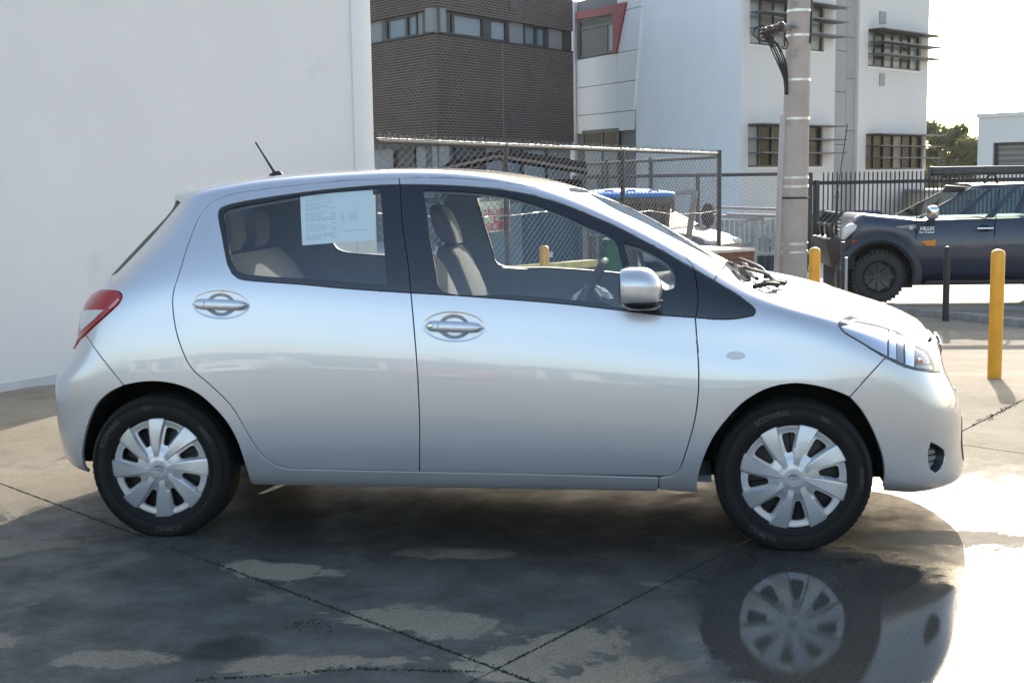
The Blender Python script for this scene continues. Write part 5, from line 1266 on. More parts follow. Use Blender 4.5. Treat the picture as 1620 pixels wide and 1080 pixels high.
# ---- outlines traced as they run over the flank
G_TOP_R = [(631, 282), (550, 285.5), (475, 292), (400, 301.5), (370, 306.5), (350, 312.5), (331, 323), (315, 343), (301, 377), (292, 403), (282, 436), (274.5, 460), (272.7, 472), (273.5, 490), (279, 525), (290, 558), (304.5, 584), (335, 611), (365.6, 642), (384, 672), (402, 703), (420, 724.5), (438, 736.5), (459, 741.5)]
G_B = [(663.5, 745.8), (663.8, 680), (661, 600), (655, 520), (650, 463), (644, 405), (636.5, 355), (632.8, 296), (631, 282)]
DLO_R = [(649.8, 463), (550, 456.3), (475, 449.5), (392, 443), (377, 440), (367, 432), (361, 420), (351, 372), (345, 338), (347, 330), (356, 325), (380, 319), (425, 311.3), (500, 301.3), (560, 295.3), (597.5, 292.5), (632.4, 291.2)]
GL_R = [(612, 451), (560, 447), (475, 440), (384, 431.5), (373, 426), (366, 412), (355, 354), (351.5, 336), (357, 330.5), (380, 325), (425, 316.8), (475, 309), (540, 301.5), (596, 297), (600.5, 302)]
G_TOP_F = [(631, 282), (704.5, 281), (768.7, 285), (820, 292), (860, 299.5), (900, 311), (933, 325.5), (973, 343), (1011, 361), (1055.6, 386.7), (1076, 399), (1088, 410), (1095, 418.5), (1098.5, 424)]
G_F = [(1099.5, 430), (1100, 470), (1100, 501.5), (1102, 530), (1104.5, 565), (1105.5, 600), (1103, 641), (1096, 678), (1086, 712), (1078, 736), (1071, 747), (1060, 752.8)]
DLO_F_BOT = [(649.8, 463), (700, 465.8), (811, 473.8), (888, 480), (960, 488), (1041, 497.8), (1099.8, 501.8)]
DLO_F_TOP = [(1098.6, 425), (1086, 418), (1055.6, 400), (1011, 376.3), (973, 356.5), (933, 339.5), (898, 325), (865, 314.5), (831, 305.8), (775, 297.5), (720, 293.2), (668, 291.5), (632.4, 291.2)]
GL_F = [(668, 299.5), (720, 301.5), (773, 306), (811, 312.5), (850, 324), (888, 338.5), (926, 355.5), (972, 379), (981, 408), (990, 446), (996, 484), (945, 477.5), (888, 472), (811, 466.5), (698, 458), (690, 428), (680, 375)]
GL_Q = [(987, 383), (1012, 390), (1038, 402.5), (1056, 415), (1066, 429), (1069, 443), (1067, 454), (1040, 459), (1006, 463), (996, 420)]
SAIL_TOP = [(1099.5, 425.5), (1133, 444.5), (1167, 466), (1188, 481.5)]
SAIL_TIP = [(1188, 481.5), (1194.5, 488.5), (1195, 494), (1191.5, 499)]
SAIL_BOT = [(1191.5, 499), (1167, 503.5), (1141.5, 504.8), (1100.2, 502)]
SEAM_A = [(1131, 443), (1139, 431), (1147.5, 418)]
HOOD_W = ('w', (1.10, .672, 1.01), (1.18, .678, .975), (1.26, .682, .945), (1.34, .685, .918), (1.40, .685, .897))
LAMP_LO = [(1341.5, 501), (1329, 508.5), (1326.3, 515), (1332.6, 523), (1359, 539.6), (1385, 556), (1403.7, 567), (1426, 578), (1448, 584.5), (1475, 588.5)]
LAMP_UP = [(1486, 587.5), (1482.5, 571), (1478, 558), (1470, 546), (1455, 532.5), (1438, 522.5), (1415, 514), (1389, 505), (1362, 498)]
SEAM_FB = [(1399.3, 567), (1372, 597), (1344.5, 628)]
ARCH_F = [(1344.5, 628), (1321, 618.5), (1288, 610), (1254.5, 607), (1214, 615), (1177, 636), (1149.4, 664), (1130, 690), (1117, 716), (1108, 742), (1103, 766)]
ARCH_FB = [(1396, 770), (1399, 752), (1397.5, 728), (1390, 703), (1378, 675), (1362, 648), (1344.5, 628)]
ARCH_R = [(396, 762), (387.5, 735), (375, 698), (360, 670), (337.5, 643.7), (310, 621), (280, 608.5), (250, 603.8), (222, 604.6), (195.7, 609.6)]
ARCH_RB = [(195.7, 609.6), (172, 621.5), (153, 640), (140, 668), (132, 700), (130, 722), (133, 738)]
SEAM_RB = [(195.7, 609.6), (172, 580), (152, 553.5), (135.6, 529.5)]
TAIL_FR = [(135.6, 529.5), (154, 511.5), (172.6, 495), (189, 478.5), (193, 471), (192.5, 465), (187.4, 461), (163, 458.6)]
HATCH_E = [(186, 431), (205, 411.5), (236, 379), (262, 349), (284.5, 321)]
V0 = lambda x: edge_uv('v0', x=x)
b_sillseam = [(1043, 755.3), (1041.5, 774)]
body_outer = path(edge_uv('u0', z=1.352), edge_uv('u0', z=1.40), edge_uv('v1', x=-.9), edge_uv('v1', x=-.3), edge_uv('v1', x=.10), edge_uv('v1', x=.36),
                  ('w', (.365, .14, 1.40), (.372, .28, 1.385), (.385, .40, 1.37)), [(930, 305), (950, 318), (973, 331.5), (1011, 349), (1055.6, 371.5), (1100, 393.5), (1147.5, 418)], [(1147.5, 418), (1139, 431), (1131, 443)], [(1131, 443), (1115, 434), (1099, 424.5)],
                  [p for p in G_TOP_F[::-1]], G_TOP_R, [(459, 741.5), (560, 743.7), (663.5, 745.8)], [(663.5, 745.8), (860, 750), (1043, 755.3)], b_sillseam, V0(.742), V0(.2), V0(-.4), V0(-.875), ARCH_R, SEAM_RB, TAIL_FR,
                  [(163, 458.6), (170, 450), (178, 440), (186, 431)], HATCH_E, ('w', (-1.265, .46, 1.352), (-1.31, .3, 1.352), (-1.335, .15, 1.352)))
build_panel('body_shell', PAINT, CAR, panel_arrays(body_outer), both=True)
rd = panel_arrays(path(G_TOP_R, [(459, 741.5), (560, 743.7), (663.5, 745.8)], G_B[:5], DLO_R))
HANDLES = []
def ell(cx, cy, w, h, n=40): return np.array([uv_px(cx+w/2*math.cos(a)*1.0, cy+h/2*math.sin(a)+(w/2*math.cos(a))*.03) for a in np.linspace(0, 2*math.pi, n, endpoint=False)])
HE_R, HE_F = ell(350, 482, 90, 43), ell(718.5, 516.5, 97, 46)
rd = panel_arrays(path(G_TOP_R, [(459, 741.5), (560, 743.7), (663.5, 745.8)], G_B[:5], DLO_R), [HE_R])
fd = panel_arrays(path([(1098.6, 424.6)], G_TOP_F[::-1], [(632.4, 291.2)], DLO_F_TOP[::-1]) if False else path(G_B[:5], DLO_F_BOT, [(1100, 502)], G_F[2:], [(1060, 752.8), (860, 750), (663.5, 745.8)]), [HE_F])
fdf = panel_arrays(path(G_TOP_F, DLO_F_TOP), step=.02)
rdb = panel_arrays(path([(649.8, 463), (644, 405), (636.5, 355), (632.8, 296)], DLO_R[::-1]), [path(GL_R)], gap=.0012, depth=.012, off=-.003)
fdb = panel_arrays(path(DLO_F_BOT, DLO_F_TOP, [(632.8, 296), (636.5, 355), (644, 405), (649.8, 463)]), [path(GL_F), path(GL_Q)], gap=.0012, depth=.012, off=-.003)
glr = panel_arrays(path(GL_R), gap=-.004, depth=0, off=-.008); glf = panel_arrays(path(GL_F), gap=-.004, depth=0, off=-.008); glq = panel_arrays(path(GL_Q), gap=-.004, depth=0, off=-.008)
fen = panel_arrays(path([(1060, 752.8), (1043, 755.3)][::-1], G_F[::-1][0:10], [(1100.2, 502)], SAIL_BOT[::-1], SAIL_TIP[::-1], SAIL_TOP[::-1][:3], [(1131, 443)], SEAM_A, HOOD_W, [(1352, 497)], LAMP_LO[:7], SEAM_FB, ARCH_F, V0(.897), V0(.82), b_sillseam[::-1]))
sail = panel_arrays(path(SAIL_TOP, SAIL_TIP, SAIL_BOT), gap=.001, off=-.002)
def grow(uvp, k):
    c = uvp.mean(0); return c+(uvp-c)*k
def dish(outl, name, parent, side):
    """finger recess behind a door handle"""
    c = outl.mean(0); uv, F = triangulate(outl, (), .006); P, N_ = surf(uv)
    Pc, Nc = surf(c[None]); ax = np.array([1, 0, 0.]); e0 = surf(outl)[0]; hw = (e0[:, 0].max()-e0[:, 0].min())/2; hh = (e0[:, 2].max()-e0[:, 2].min())/2
    a = (P[:, 0]-Pc[0, 0])/hw; b = (P[:, 2]-Pc[0, 2]+.03*(P[:, 0]-Pc[0, 0]))/hh; r = np.sqrt(a*a+b*b)
    lip = np.clip((1-r)/.10, 0, 1); lip = lip*lip*(3-2*lip)
    cup = np.clip((1-np.sqrt((a/.52)**2+(b/.86)**2))/.35, 0, 1); cup = cup*cup*(3-2*cup)
    dep = .0015*lip+.0055*cup; P2 = P-N_*dep[:, None]
    me = bpy.data.meshes.new(name); k = side
    me.from_pydata([(p[0], p[1]*k, p[2]) for p in P2], [], [tuple(int(i) for i in (f if k == 1 else f[::-1])) for f in F]); me.polygons.foreach_set('use_smooth', [True]*len(F)); me.materials.append(PAINT)
    cupo = link(name, me, parent)
    # grip bar
    n = Nc[0]; n = n/np.linalg.norm(n); t = np.array([1, 0, -.035]); t -= n*(t@n); t /= np.linalg.norm(t); w = np.cross(t, n); w = w if w[2] > 0 else -w
    rg = []
    for s in np.linspace(-1, 1, 15):
        hgt = .0205*(1-.30*max(0, s)**4 if s > 0 else 1-.05*(-s)**8)*(1-.95*abs(s)**16); o = .014+.012*(1-s*s)
        cc = Pc[0]+t*hw*.89*s+n*o-w*hh*.02; ring = [cc+w*hgt*math.cos(q)+n*.0075*math.sin(q)*(1 if math.sin(q) > 0 else .7) for q in np.linspace(0, 2*math.pi, 16, endpoint=False)]
        rg.append([(p[0], p[1]*k, p[2]) for p in ring])
    MB().rings(rg).build('door_handle', PAINT, parent, smooth='full')
    s = -.52; cc = Pc[0]+t*hw*.90*s+n*(.014+.012*(1-s*s)); 
    MB().rings([[tuple(((cc+w*.0162*math.cos(q)+n*.0083*math.sin(q)+t*dx)*[1, k, 1])) for q in np.linspace(0, 2*math.pi, 16, endpoint=False)] for dx in (-.0008, .0008)]).build('handle_seam', DARK, parent)
    return Pc[0], n, t, w, hw
for side in (1, -1):
    nm = ''
    d2 = build_panel('rear_door', PAINT, CAR, rd, side=side); d1 = build_panel('front_door', PAINT, CAR, fd, side=side)
    build_panel('door_frame', PAINT, d1, fdf, side=side)
    build_panel('window_surround', BLACKTRIM, d2, rdb, side=side); build_panel('window_surround', BLACKTRIM, d1, fdb, side=side)
    build_panel('window_glass', GLASSC, d2, glr, side=side); build_panel('window_glass', GLASSC, d1, glf, side=side); build_panel('quarter_glass', GLASSC, d1, glq, side=side)
    f_ = build_panel('fender', PAINT, CAR, fen, side=side); build_panel('sail_trim', BLACKTRIM, f_, sail, side=side)
    dish(grow(HE_R, 1.045), 'handle_recess', d2, side); Pc, n, t, w, hw = dish(grow(HE_F, 1.045), 'handle_recess', d1, side)
    if side == 1:
        c = Pc-t*hw*.70+n*.031; MB().rings([[tuple(c+(t*math.cos(a)+w*math.sin(a))*r_+n*o_) for a in np.linspace(0, 6.283, 14, endpoint=False)] for r_, o_ in ((.0085, -.008), (.0085, .0), (.0065, .001))]).build('key_lock', CHROME, d1, smooth=True)
    # side repeater
    rp = np.array([uv_px(1164+15*math.cos(a), 562+6*math.sin(a)) for a in np.linspace(0, 2*math.pi, 22, endpoint=False)])
    build_panel('side_repeater', CLEARL, f_, panel_arrays(rp, gap=.0, depth=.006, off=.0035, step=.006), side=side)
# ---- hood, windscreen, cowl
COWL_F = ('w', (1.12, .655, .995), (1.17, .55, .98), (1.21, .42, .975), (1.24, .25, .975))
HOOD_FR = ('w', (1.80, .44, .775), (1.845, .30, .772), (1.862, .16, .77))
hood = panel_arrays(path(('w', (1.12, .655, .995)), HOOD_W, [(1352, 497)], LAMP_UP[::-1][:7], HOOD_FR, edge_uv('u1', z=.77), np.array([1., 1.]), edge_uv('v1', x=1.45), edge_uv('v1', x=1.255), ('w', (1.24, .25, .975), (1.21, .42, .975), (1.17, .55, .98))))
build_panel('hood', PAINT, CAR, hood, both=True)
ws_edge = [(930, 305), (950, 318), (973, 331.5), (1011, 349), (1055.6, 371.5), (1100, 393.5), (1147.5, 418)]
ws = panel_arrays(path(edge_uv('v1', x=.36), ('w', (.365, .14, 1.40), (.372, .28, 1.385), (.385, .40, 1.37)), ws_edge, ('w', (1.075, .60, 1.03), (1.105, .45, 1.015), (1.125, .25, 1.005)), edge_uv('v1', x=1.13)), gap=.001, depth=0, off=-.001, step=.04)
build_panel('windscreen', GLASSW, CAR, ws, both=True)
cowl = panel_arrays(path(edge_uv('v1', x=1.13), ('w', (1.125, .25, 1.005), (1.105, .45, 1.015), (1.075, .60, 1.03)), [(1147.5, 418)], ('w', (1.10, .672, 1.01), (1.12, .655, .995), (1.17, .55, .98), (1.21, .42, .975), (1.24, .25, .975)), edge_uv('v1', x=1.255)), gap=.001, off=-.006, step=.04)
build_panel('cowl', PLASTIC, CAR, cowl, both=True)
# ---- bumpers, lamps, tailgate
FOG = path([(1473, 700), (1484, 705), (1493.6, 712), (1495, 722), (1492.5, 733), (1481, 747.5), (1473, 742), (1469.5, 730), (1469, 714)])
GRILL_LO = path(edge_uv('u1', z=.42), edge_uv('u1', z=.27), ('w', (2.0, .2, .27), (1.975, .36, .28), (1.965, .38, .34), (1.975, .3, .42)))
fbump = panel_arrays(path(SEAM_FB[::-1], LAMP_LO[6:], [(1486, 587.8)], ('w', (1.80, .44, .75), (1.85, .30, .752), (1.87, .16, .752)), edge_uv('u1', z=.752), edge_uv('u1', z=.5), edge_uv('u1', z=.18), edge_uv('v0', x=1.853), V0(1.75), V0(1.60), ARCH_FB), [FOG, GRILL_LO] if False else [FOG])
fbo = build_panel('front_bumper', PAINT, CAR, fbump, both=True)
# fog recess: dark slats set back inside the opening
for side in (1, -1):
    pf, nf = surf(FOG); c = pf.mean(0); inner = [tuple((c+(p-c)*.8+np.array([-.03, .02, 0]))*[1, side, 1]) for p in pf]; outer_ = [tuple((p-n*.003)*[1, side, 1]) for p, n in zip(pf, nf)]
    fr = MB().rings([outer_, inner], cap=False).build('fog_recess', PLASTIC, fbo, fix=False); fr.data.polygons.foreach_set('use_smooth', [True]*len(fr.data.polygons))
    MB().add(inner, [tuple(range(len(inner)))]).build('recess_back', DARK, fbo)
    sl = MB(); z0, z1 = pf[:, 2].min(), pf[:, 2].max()
    for k in range(4):
        z = z0+(z1-z0)*(k+.8)/5; row = pf[abs(pf[:, 2]-z) < .05]; x0, x1 = row[:, 0].min(), row[:, 0].max(); y0, y1 = row[:, 1].min(), row[:, 1].max()
        sl.hexa([((x0-.03), (y0+.012)*side, z-.006), ((x1-.012), (y1+.012)*side, z-.006), ((x1-.05), (y1+.05)*side, z-.006), ((x0-.05), (y0+.05)*side, z-.006)], [((x0-.026), (y0+.03)*side, z+.006), ((x1-.026), (y1+.03)*side, z+.006), ((x1-.05), (y1+.05)*side, z+.006), ((x0-.05), (y0+.05)*side, z+.006)])
    sl.build('fog_slats', PLASTIC, fbo)
# upper and lower grille laid into the nose, number plate, badge
gu_ = panel_arrays(path(edge_uv('u1', z=.735), edge_uv('u1', z=.66), ('w', (1.93, .14, .665), (1.915, .24, .68), (1.90, .26, .70), (1.895, .2, .735))), gap=0, depth=.004, off=.003, step=.03)
build_panel('upper_grille', BLACKTRIM, fbo, gu_, both=True)
gl_ = panel_arrays(path(edge_uv('u1', z=.44), edge_uv('u1', z=.24), ('w', (2.005, .2, .245), (1.975, .36, .26), (1.965, .40, .34), (1.98, .3, .43))), gap=0, depth=.004, off=.003, step=.03)
build_panel('lower_grille', PLASTIC, fbo, gl_, both=True)
bd = MB(); 
def oval(a, b, cy=0, cz=0, n=36): return [(0.0, cy+a*math.cos(t), cz+b*math.sin(t)) for t in np.linspace(0, 2*math.pi, n, endpoint=False)]
def badge_mesh(k):
    mb = MB()
    for (a, b, cy, cz, r) in ((.062, .042, 0, 0, .0055), (.018, .036, 0, -.003, .0042), (.043, .016, 0, .022, .0042)):
        mb.tube([(k*0, y*1, z) for _, y, z in oval(a, b, cy, cz)], r, 6, closed=True)
    return mb
bd = badge_mesh(1).build('badge', CHROME, CAR, (1.922, 0, .695), smooth=True); bd.rotation_euler = (0, rad(-14), 0)
MB().box(1.940, 1.968, -.19, .19, .43, .53).build('number_plate', WHITEP, CAR, bevel=.004)
lamp = path(LAMP_LO, LAMP_UP, [(1352, 497)])
def lampbulge(P, N_, uv): return P
for side in (1, -1):
    la = panel_arrays(lamp, gap=.0025, depth=.012, off=.001, step=.016)
    LENS = glass('lamp_lens' if side == 1 else 'lamp_lens_far', (.97, .975, .98), refl=.92, base=.06)
    L_ = build_panel('headlight', LENS, CAR, la, side=side)
    # housing: a shell 55 mm behind the lens with chrome reflector pockets
    hp = panel_arrays(lamp, gap=.002, depth=0, off=-.024, step=.02); Vh, Nh, Fh = hp
    cen = Vh.mean(0); e = np.array([min(1, np.linalg.norm(lampd)) for lampd in np.zeros((len(Vh), 1))])
    Bp, _ = surf(lamp); dist = np.sqrt(((Vh[:, None]-Bp[None])**2).sum(-1)).min(1); dd = np.clip(dist/.020, 0, 1); dd = dd*dd*(3-2*dd)
    Vh = Vh+np.outer(dd*.10, np.array([-.5, .85, -.1])); build_panel('lamp_housing', mat('lamp_housing_'+('n' if side == 1 else 'f'), (.80, .80, .81), rough=.25, metal=.3), L_, (Vh, Nh, Fh), side=side)
    # reflector block, dark divider, bulb tube, turn signal cup
    def pp(px, py, inn): 
        u = uv_px(px, py); P, N_ = surf(u[None]); p = P[0]-N_[0]*inn; return (p[0], p[1]*side, p[2])
    sn = 'n' if side == 1 else 'f'
    lg, ld, lw = mat('lamp_grey_'+sn, (.26, .265, .28), rough=.3, metal=.4), mat('lamp_dark_'+sn, (.20, .17, .16), rough=.25, metal=.5), mat('lamp_white_'+sn, (.82, .82, .82), rough=.35)
    for nm2, poly, m2, of, bl in (('lamp_top_glare', [(1338, 506), (1352, 500), (1390, 507), (1416, 515.5), (1438, 524.5), (1455, 535.5), (1466, 546), (1450, 538), (1421, 521.5), (1390, 511.3), (1358, 505)], lw, -.008, 0),  # top strip: white panel painted in for the sun glare along the lamp
        ('reflector', [(1332, 512.5), (1358, 506), (1390, 512.5), (1408, 518), (1407, 562), (1386, 551), (1360, 535), (1340, 523)], CHROME, -.012, 1), ('reflector_step', [(1409.5, 518.5), (1420.5, 523), (1421.5, 568), (1409, 563)], CHROME, -.010, 0),
        ('divider', [(1422, 524), (1433, 529), (1434, 574), (1423, 569)], lg, -.013, 0), ('projector_trim', [(1434.5, 535), (1450.5, 542), (1450, 579.5), (1435.5, 575)], CHROME, -.010, 0), ('projector_bar', [(1432, 530), (1450, 538.5), (1450.5, 541.5), (1434, 534)], lw, -.007, 0),
        ('inner_bezel', [(1452, 546), (1466, 552), (1474, 563), (1477.5, 574), (1452, 573)], ld, -.014, 0), ('lower_bezel', [(1452, 574.5), (1477.5, 575.5), (1480, 584), (1452, 580.5)], lg, -.010, 0)):
        build_panel(nm2, m2, L_, panel_arrays(path(*[[p, q] for p, q in zip(poly, poly[1:]+poly[:1])]), gap=.0006, depth=.004, off=of, step=.012), side=side)
    a = pp(1458, 571, .010); MB().lathe([(.001, 0), (.012, .0), (.014, .012), (.001, .018)], 12, 'y', (a[0], a[1]-.006*side, a[2])).build('amber_bulb', ORANGE, L_, smooth=True)
tl = path(TAIL_FR, ('w', (-1.655, .56, 1.0), (-1.70, .50, .99), (-1.735, .46, .92), (-1.745, .47, .84), (-1.74, .52, .77), (-1.715, .58, .735)), [(126, 538)])
ins = path([(135, 491), (151, 490.5), (167, 490.5)], [(167, 490.5), (150, 507), (131.5, 524)], [(131.5, 524), (129.5, 510), (131, 494)])
strip_ = path([(189, 471), (190.5, 475), (176, 489.5), (173, 488.5)])
for side in (1, -1):
    T = build_panel('tail_lamp', REDLENS, CAR, panel_arrays(tl, gap=.002, depth=.02, off=.006, step=.014), side=side)
    build_panel('clear_lens', CLEARL, T, panel_arrays(ins, gap=.001, depth=.006, off=.0095, step=.01), side=side)
    build_panel('bright_facet', mat('pale_red_lens_'+('n' if side == 1 else 'f'), (.75, .22, .18), rough=.15, coat=1.), T, panel_arrays(strip_, gap=.0, depth=.004, off=.0085, step=.01), side=side)
rb_ = panel_arrays(path(SEAM_RB[::-1][0:0] or [(135.6, 529.5), (152, 553.5), (172, 580), (195.7, 609.6)], ARCH_RB, V0(-1.60), V0(-1.70), np.array([0., 0.]), edge_uv('u0', z=.4), edge_uv('u0', z=.70), ('w', (-1.795, .3, .70), (-1.76, .48, .70), (-1.715, .58, .72)), [(126, 538)]))
build_panel('rear_bumper', PAINT, CAR, rb_, both=True)
tg = panel_arrays(path([(163, 458.6)], ('w', (-1.655, .56, 1.0), (-1.70, .50, .99), (-1.735, .46, .92), (-1.745, .47, .84), (-1.74, .52, .77), (-1.715, .58, .735), (-1.76, .48, .70), (-1.795, .3, .70)), edge_uv('u0', z=.70), edge_uv('u0', z=1.03), ('w', (-1.64, .25, 1.03), (-1.60, .45, 1.035)), [(186, 431), (178, 440), (170, 450)]), step=.03)
tgo = build_panel('tailgate', PAINT, CAR, tg, both=True)
hg = panel_arrays(path([(186, 431), (205, 411.5), (236, 379), (262, 349), (284.5, 321)], ('w', (-1.265, .46, 1.352), (-1.31, .3, 1.352), (-1.335, .15, 1.352)), edge_uv('u0', z=1.352), edge_uv('u0', z=1.03), ('w', (-1.64, .25, 1.03), (-1.60, .45, 1.035))), gap=.001, depth=.008, off=-.003, step=.035)
build_panel('rear_window', GLASSD, tgo, hg, both=True)
# ---- inner trim shell (door cards, pillars, headlining) with the window openings
arch_f_all = path(ARCH_F[::-1], ARCH_FB[::-1], V0(1.58), V0(1.3), V0(.89)); 
tr_out = np.array([[.02, .08], [.985, .08], [.985, .99], [.02, .99]])
hol = [grow(path(GL_R), 1.02), grow(path(GL_F), 1.015), grow(path(GL_Q), .98)]
wsp = path(edge_uv('v1', x=.40)*[1, .985], ('w', (.40, .28, 1.37), (.41, .40, 1.35)), [(950, 319.5), (973, 333), (1011, 350.5), (1055.6, 373), (1100, 395), (1140, 415)], ('w', (1.08, .57, 1.03), (1.12, .25, 1.0)), edge_uv('v1', x=1.14)*[1, .985])
hgp = path([(192, 428), (205, 414), (236, 382), (262, 352), (282, 328)], ('w', (-1.27, .44, 1.335), (-1.33, .2, 1.335)), edge_uv('u0', z=1.335)+[.022, 0], edge_uv('u0', z=1.06)+[.022, 0], ('w', (-1.62, .25, 1.05)))
def ga(l, cx, cy): return [(cx+(x-cx)*1.09, cy+(y-cy)*1.09) for x, y in l]
inn = panel_arrays(path(np.array([.022, .10]), V0(-1.62)*[1, 1]+[0, .06], ga(ARCH_RB[::-1], 255, 737), ga(ARCH_R[::-1], 255, 737), V0(-.83)+[0, .04], V0(.83)+[0, .04], ga(ARCH_F[::-1], 1255, 752), ga(ARCH_FB[::-1], 1255, 752), V0(1.62)+[0, .05], np.array([.985, .10]), np.array([.985, .985]), np.array([.022, .985])), hol+[wsp, hgp], gap=0, depth=0, off=-.032, step=.05)
build_panel('interior_trim', LINER, CAR, inn, both=True)
# ------------------------------------------------------------------ wheels
WR, CAPR, HUBZ = .2950, .2120, .2855
def hubcap_mesh():
    NS, NP, R = 8, 24, CAPR
    rs = [0, .02, .05, .075, .09]+list(np.linspace(.105, .40, 9))[1:]+list(np.linspace(.42, .835, 15))+[.865, .895, .925, .95, .975, .99, 1.0]
    rs = np.array(sorted(set(np.round([r if r <= .09 else r for r in rs], 4)))); nr = len(rs)
    i0 = int(np.argmin(abs(rs-.44))); i1 = int(np.argmin(abs(rs-.82))); p0, p1 = 12, 23
    tw = lambda r: rad(-10)*(r-.2)
    sm = lambda x: np.clip(x, 0, 1)**2*(3-2*np.clip(x, 0, 1))
    rm, rh = (rs[i0]+rs[i1])/2, (rs[i1]-rs[i0])/2; pm, ph = (p0+p1)/2, (p1-p0)/2
    n = NS*NP; vs = []; zs = []
    for i, r in enumerate(rs):
        for k in range(n):
            s, p = divmod(k, NP); rr, pp = r, float(p)
            if i0 <= i <= i1 and p0 <= p <= p1:
                a, b = (r-rm)/rh, (p-pm)/ph; m = max(abs(a), abs(b))
                if m > .999:
                    f = (abs(a)**5+abs(b)**5)**(-.2); a *= f; b *= f
                    rr, pp = rm+a*rh, pm+b*ph
            # narrower opening near the hub
            if i0 <= i <= i1 and p0 <= p <= p1: pp = pm+(pp-pm)*(.60+.36*(rr-.44)/.38)
            ph_deg = 45*(s+pp/NP); th = rad(ph_deg)+tw(rr)
            # height: domed centre, raised blades, sunken valleys with one hard edge
            q = pp/NP
            blade = 0
            edge0 = .035; up = sm(q/edge0) if q < .5 else sm((1-q)/.10)*0
            fall = sm((.56-q)/.12)
            bl = min(up, fall) if q < .56 else 0
            wv = sm((rr-.16)/.22)
            h = .021*(1-rr**2)-.004
            slope = .0055*(1-q/.5) if q < .5 else 0
            h += wv*(bl*(.0035+slope*sm((rr-.3)/.5))-(1-bl)*(.0095*sm((rr-.22)/.25)*(1-.72*sm((rr-.80)/.14))))
            h += .003*sm((.215-rr)/.03)
            if rr > .93: h = h-.007*sm((rr-.955)/.045)
            vs.append((rr*R*math.cos(th), -h, rr*R*math.sin(th)))
    fs = []
    for i in range(nr-1):
        for k in range(n):
            p = k % NP
            if i0 <= i < i1 and p0 <= p < p1: continue
            k2 = (k+1) % n; fs.append((i*n+k, i*n+k2, (i+1)*n+k2, (i+1)*n+k))
    # slot walls and outer skirt
    for s in range(NS):
        loop = [i0*n+s*NP+p for p in range(p0, p1+1)]+[i*n+s*NP+p1 for i in range(i0+1, i1+1)]+[i1*n+s*NP+p for p in range(p1-1, p0-1, -1)]+[i*n+s*NP+p0 for i in range(i1-1, i0, -1)]
        k0 = len(vs)
        for v in loop: x, y, z = vs[v]; vs.append((x, y+.014, z))
        m = len(loop)
        for a in range(m): b = (a+1) % m; fs.append((loop[a], loop[b], k0+b, k0+a))
    k0 = len(vs)
    for k in range(n): x, y, z = vs[(nr-1)*n+k]; vs.append((x*1.0, y+.02, z*1.0))
    for k in range(n): k2 = (k+1) % n; fs.append(((nr-1)*n+k, (nr-1)*n+k2, k0+k2, k0+k))
    mb = MB(); mb.v = vs; mb.f = fs
    me = mb.mesh('hubcap', CAPM, fix=False); bm = bmesh.new(); bm.from_mesh(me); bmesh.ops.remove_doubles(bm, verts=bm.verts, dist=1e-6)
    bmesh.ops.dissolve_degenerate(bm, edges=bm.edges, dist=1e-7); bmesh.ops.recalc_face_normals(bm, faces=bm.faces); bm.to_mesh(me); bm.free()
    me.polygons.foreach_set('use_smooth', [True]*len(me.polygons)); me.set_sharp_from_angle(angle=rad(34)); return me
CAPMESH = hubcap_mesh()
TYREM = mat('tyre_rubber', (.012, .012, .012), rough=.72, spec=.3, bump=.15, bscale=260, var=.25, scale=9)
TXT = mat('tyre_lettering', (.045, .045, .045), rough=.7)
def tyre_mesh():
    w = .0925; prof = [(.188, .05), (.196, .068), (.205, .078), (.215, .086), (.235, .0935), (.250, .0935), (.262, .090), (.275, .084), (.284, .076), (.291, .066), (WR-.002, .052)]
    pr = [(r, -y) for r, y in prof]
    tread = []
    for y in (-.048, -.03, -.029, -.022, -.021, .021, .022, .029, .03, .048): tread.append((WR-.008 if abs(abs(y)-.0255) < .004 else WR, y))
    pr = pr+tread+[(r, y) for r, y in prof[::-1]]
    mb = MB().lathe(pr, 96, 'y')
    # raised rings on the sidewall
    for r, o in ((.212, -.0855), (.221, -.0895), (.226, -.0915), (.262, -.0915), (.268, -.0895), (.274, -.0865)): mb.lathe([(r-.0018, o+.003), (r-.0012, o-.0012), (r+.0012, o-.0012), (r+.0018, o+.003)], 96, 'y')
    for k in range(72):     # shoulder sipes
        a = 6.283*k/72; c, s = math.cos(a), math.sin(a); q = lambda r, o, y: (r*c-s*o, y, r*s+c*o)
        mb.hexa([q(.272, -.004, -.0835), q(.272, .004, -.0835), q(.272, .004, -.080), q(.272, -.004, -.080)], [q(.2925, -.004, -.067), q(.2925, .004, -.067), q(.2925, .004, -.06), q(.2925, -.004, -.06)])
    return mb.mesh('tyre', TYREM, smooth=True, fix=False)
TYREMESH = tyre_mesh()
def side_text(txt, deg, r0, size, parent):
    def fn(a, b, c=0):
        th = rad(deg)-a/r0; r = r0+b; y = -(.0905+.003*(1-((r-.243)/.03)**2))
        return (r*math.cos(th), y-.0012+.0*c, r*math.sin(th))
    return text_obj('lettering', txt, size, TXT, parent, fn, bold=.0008)
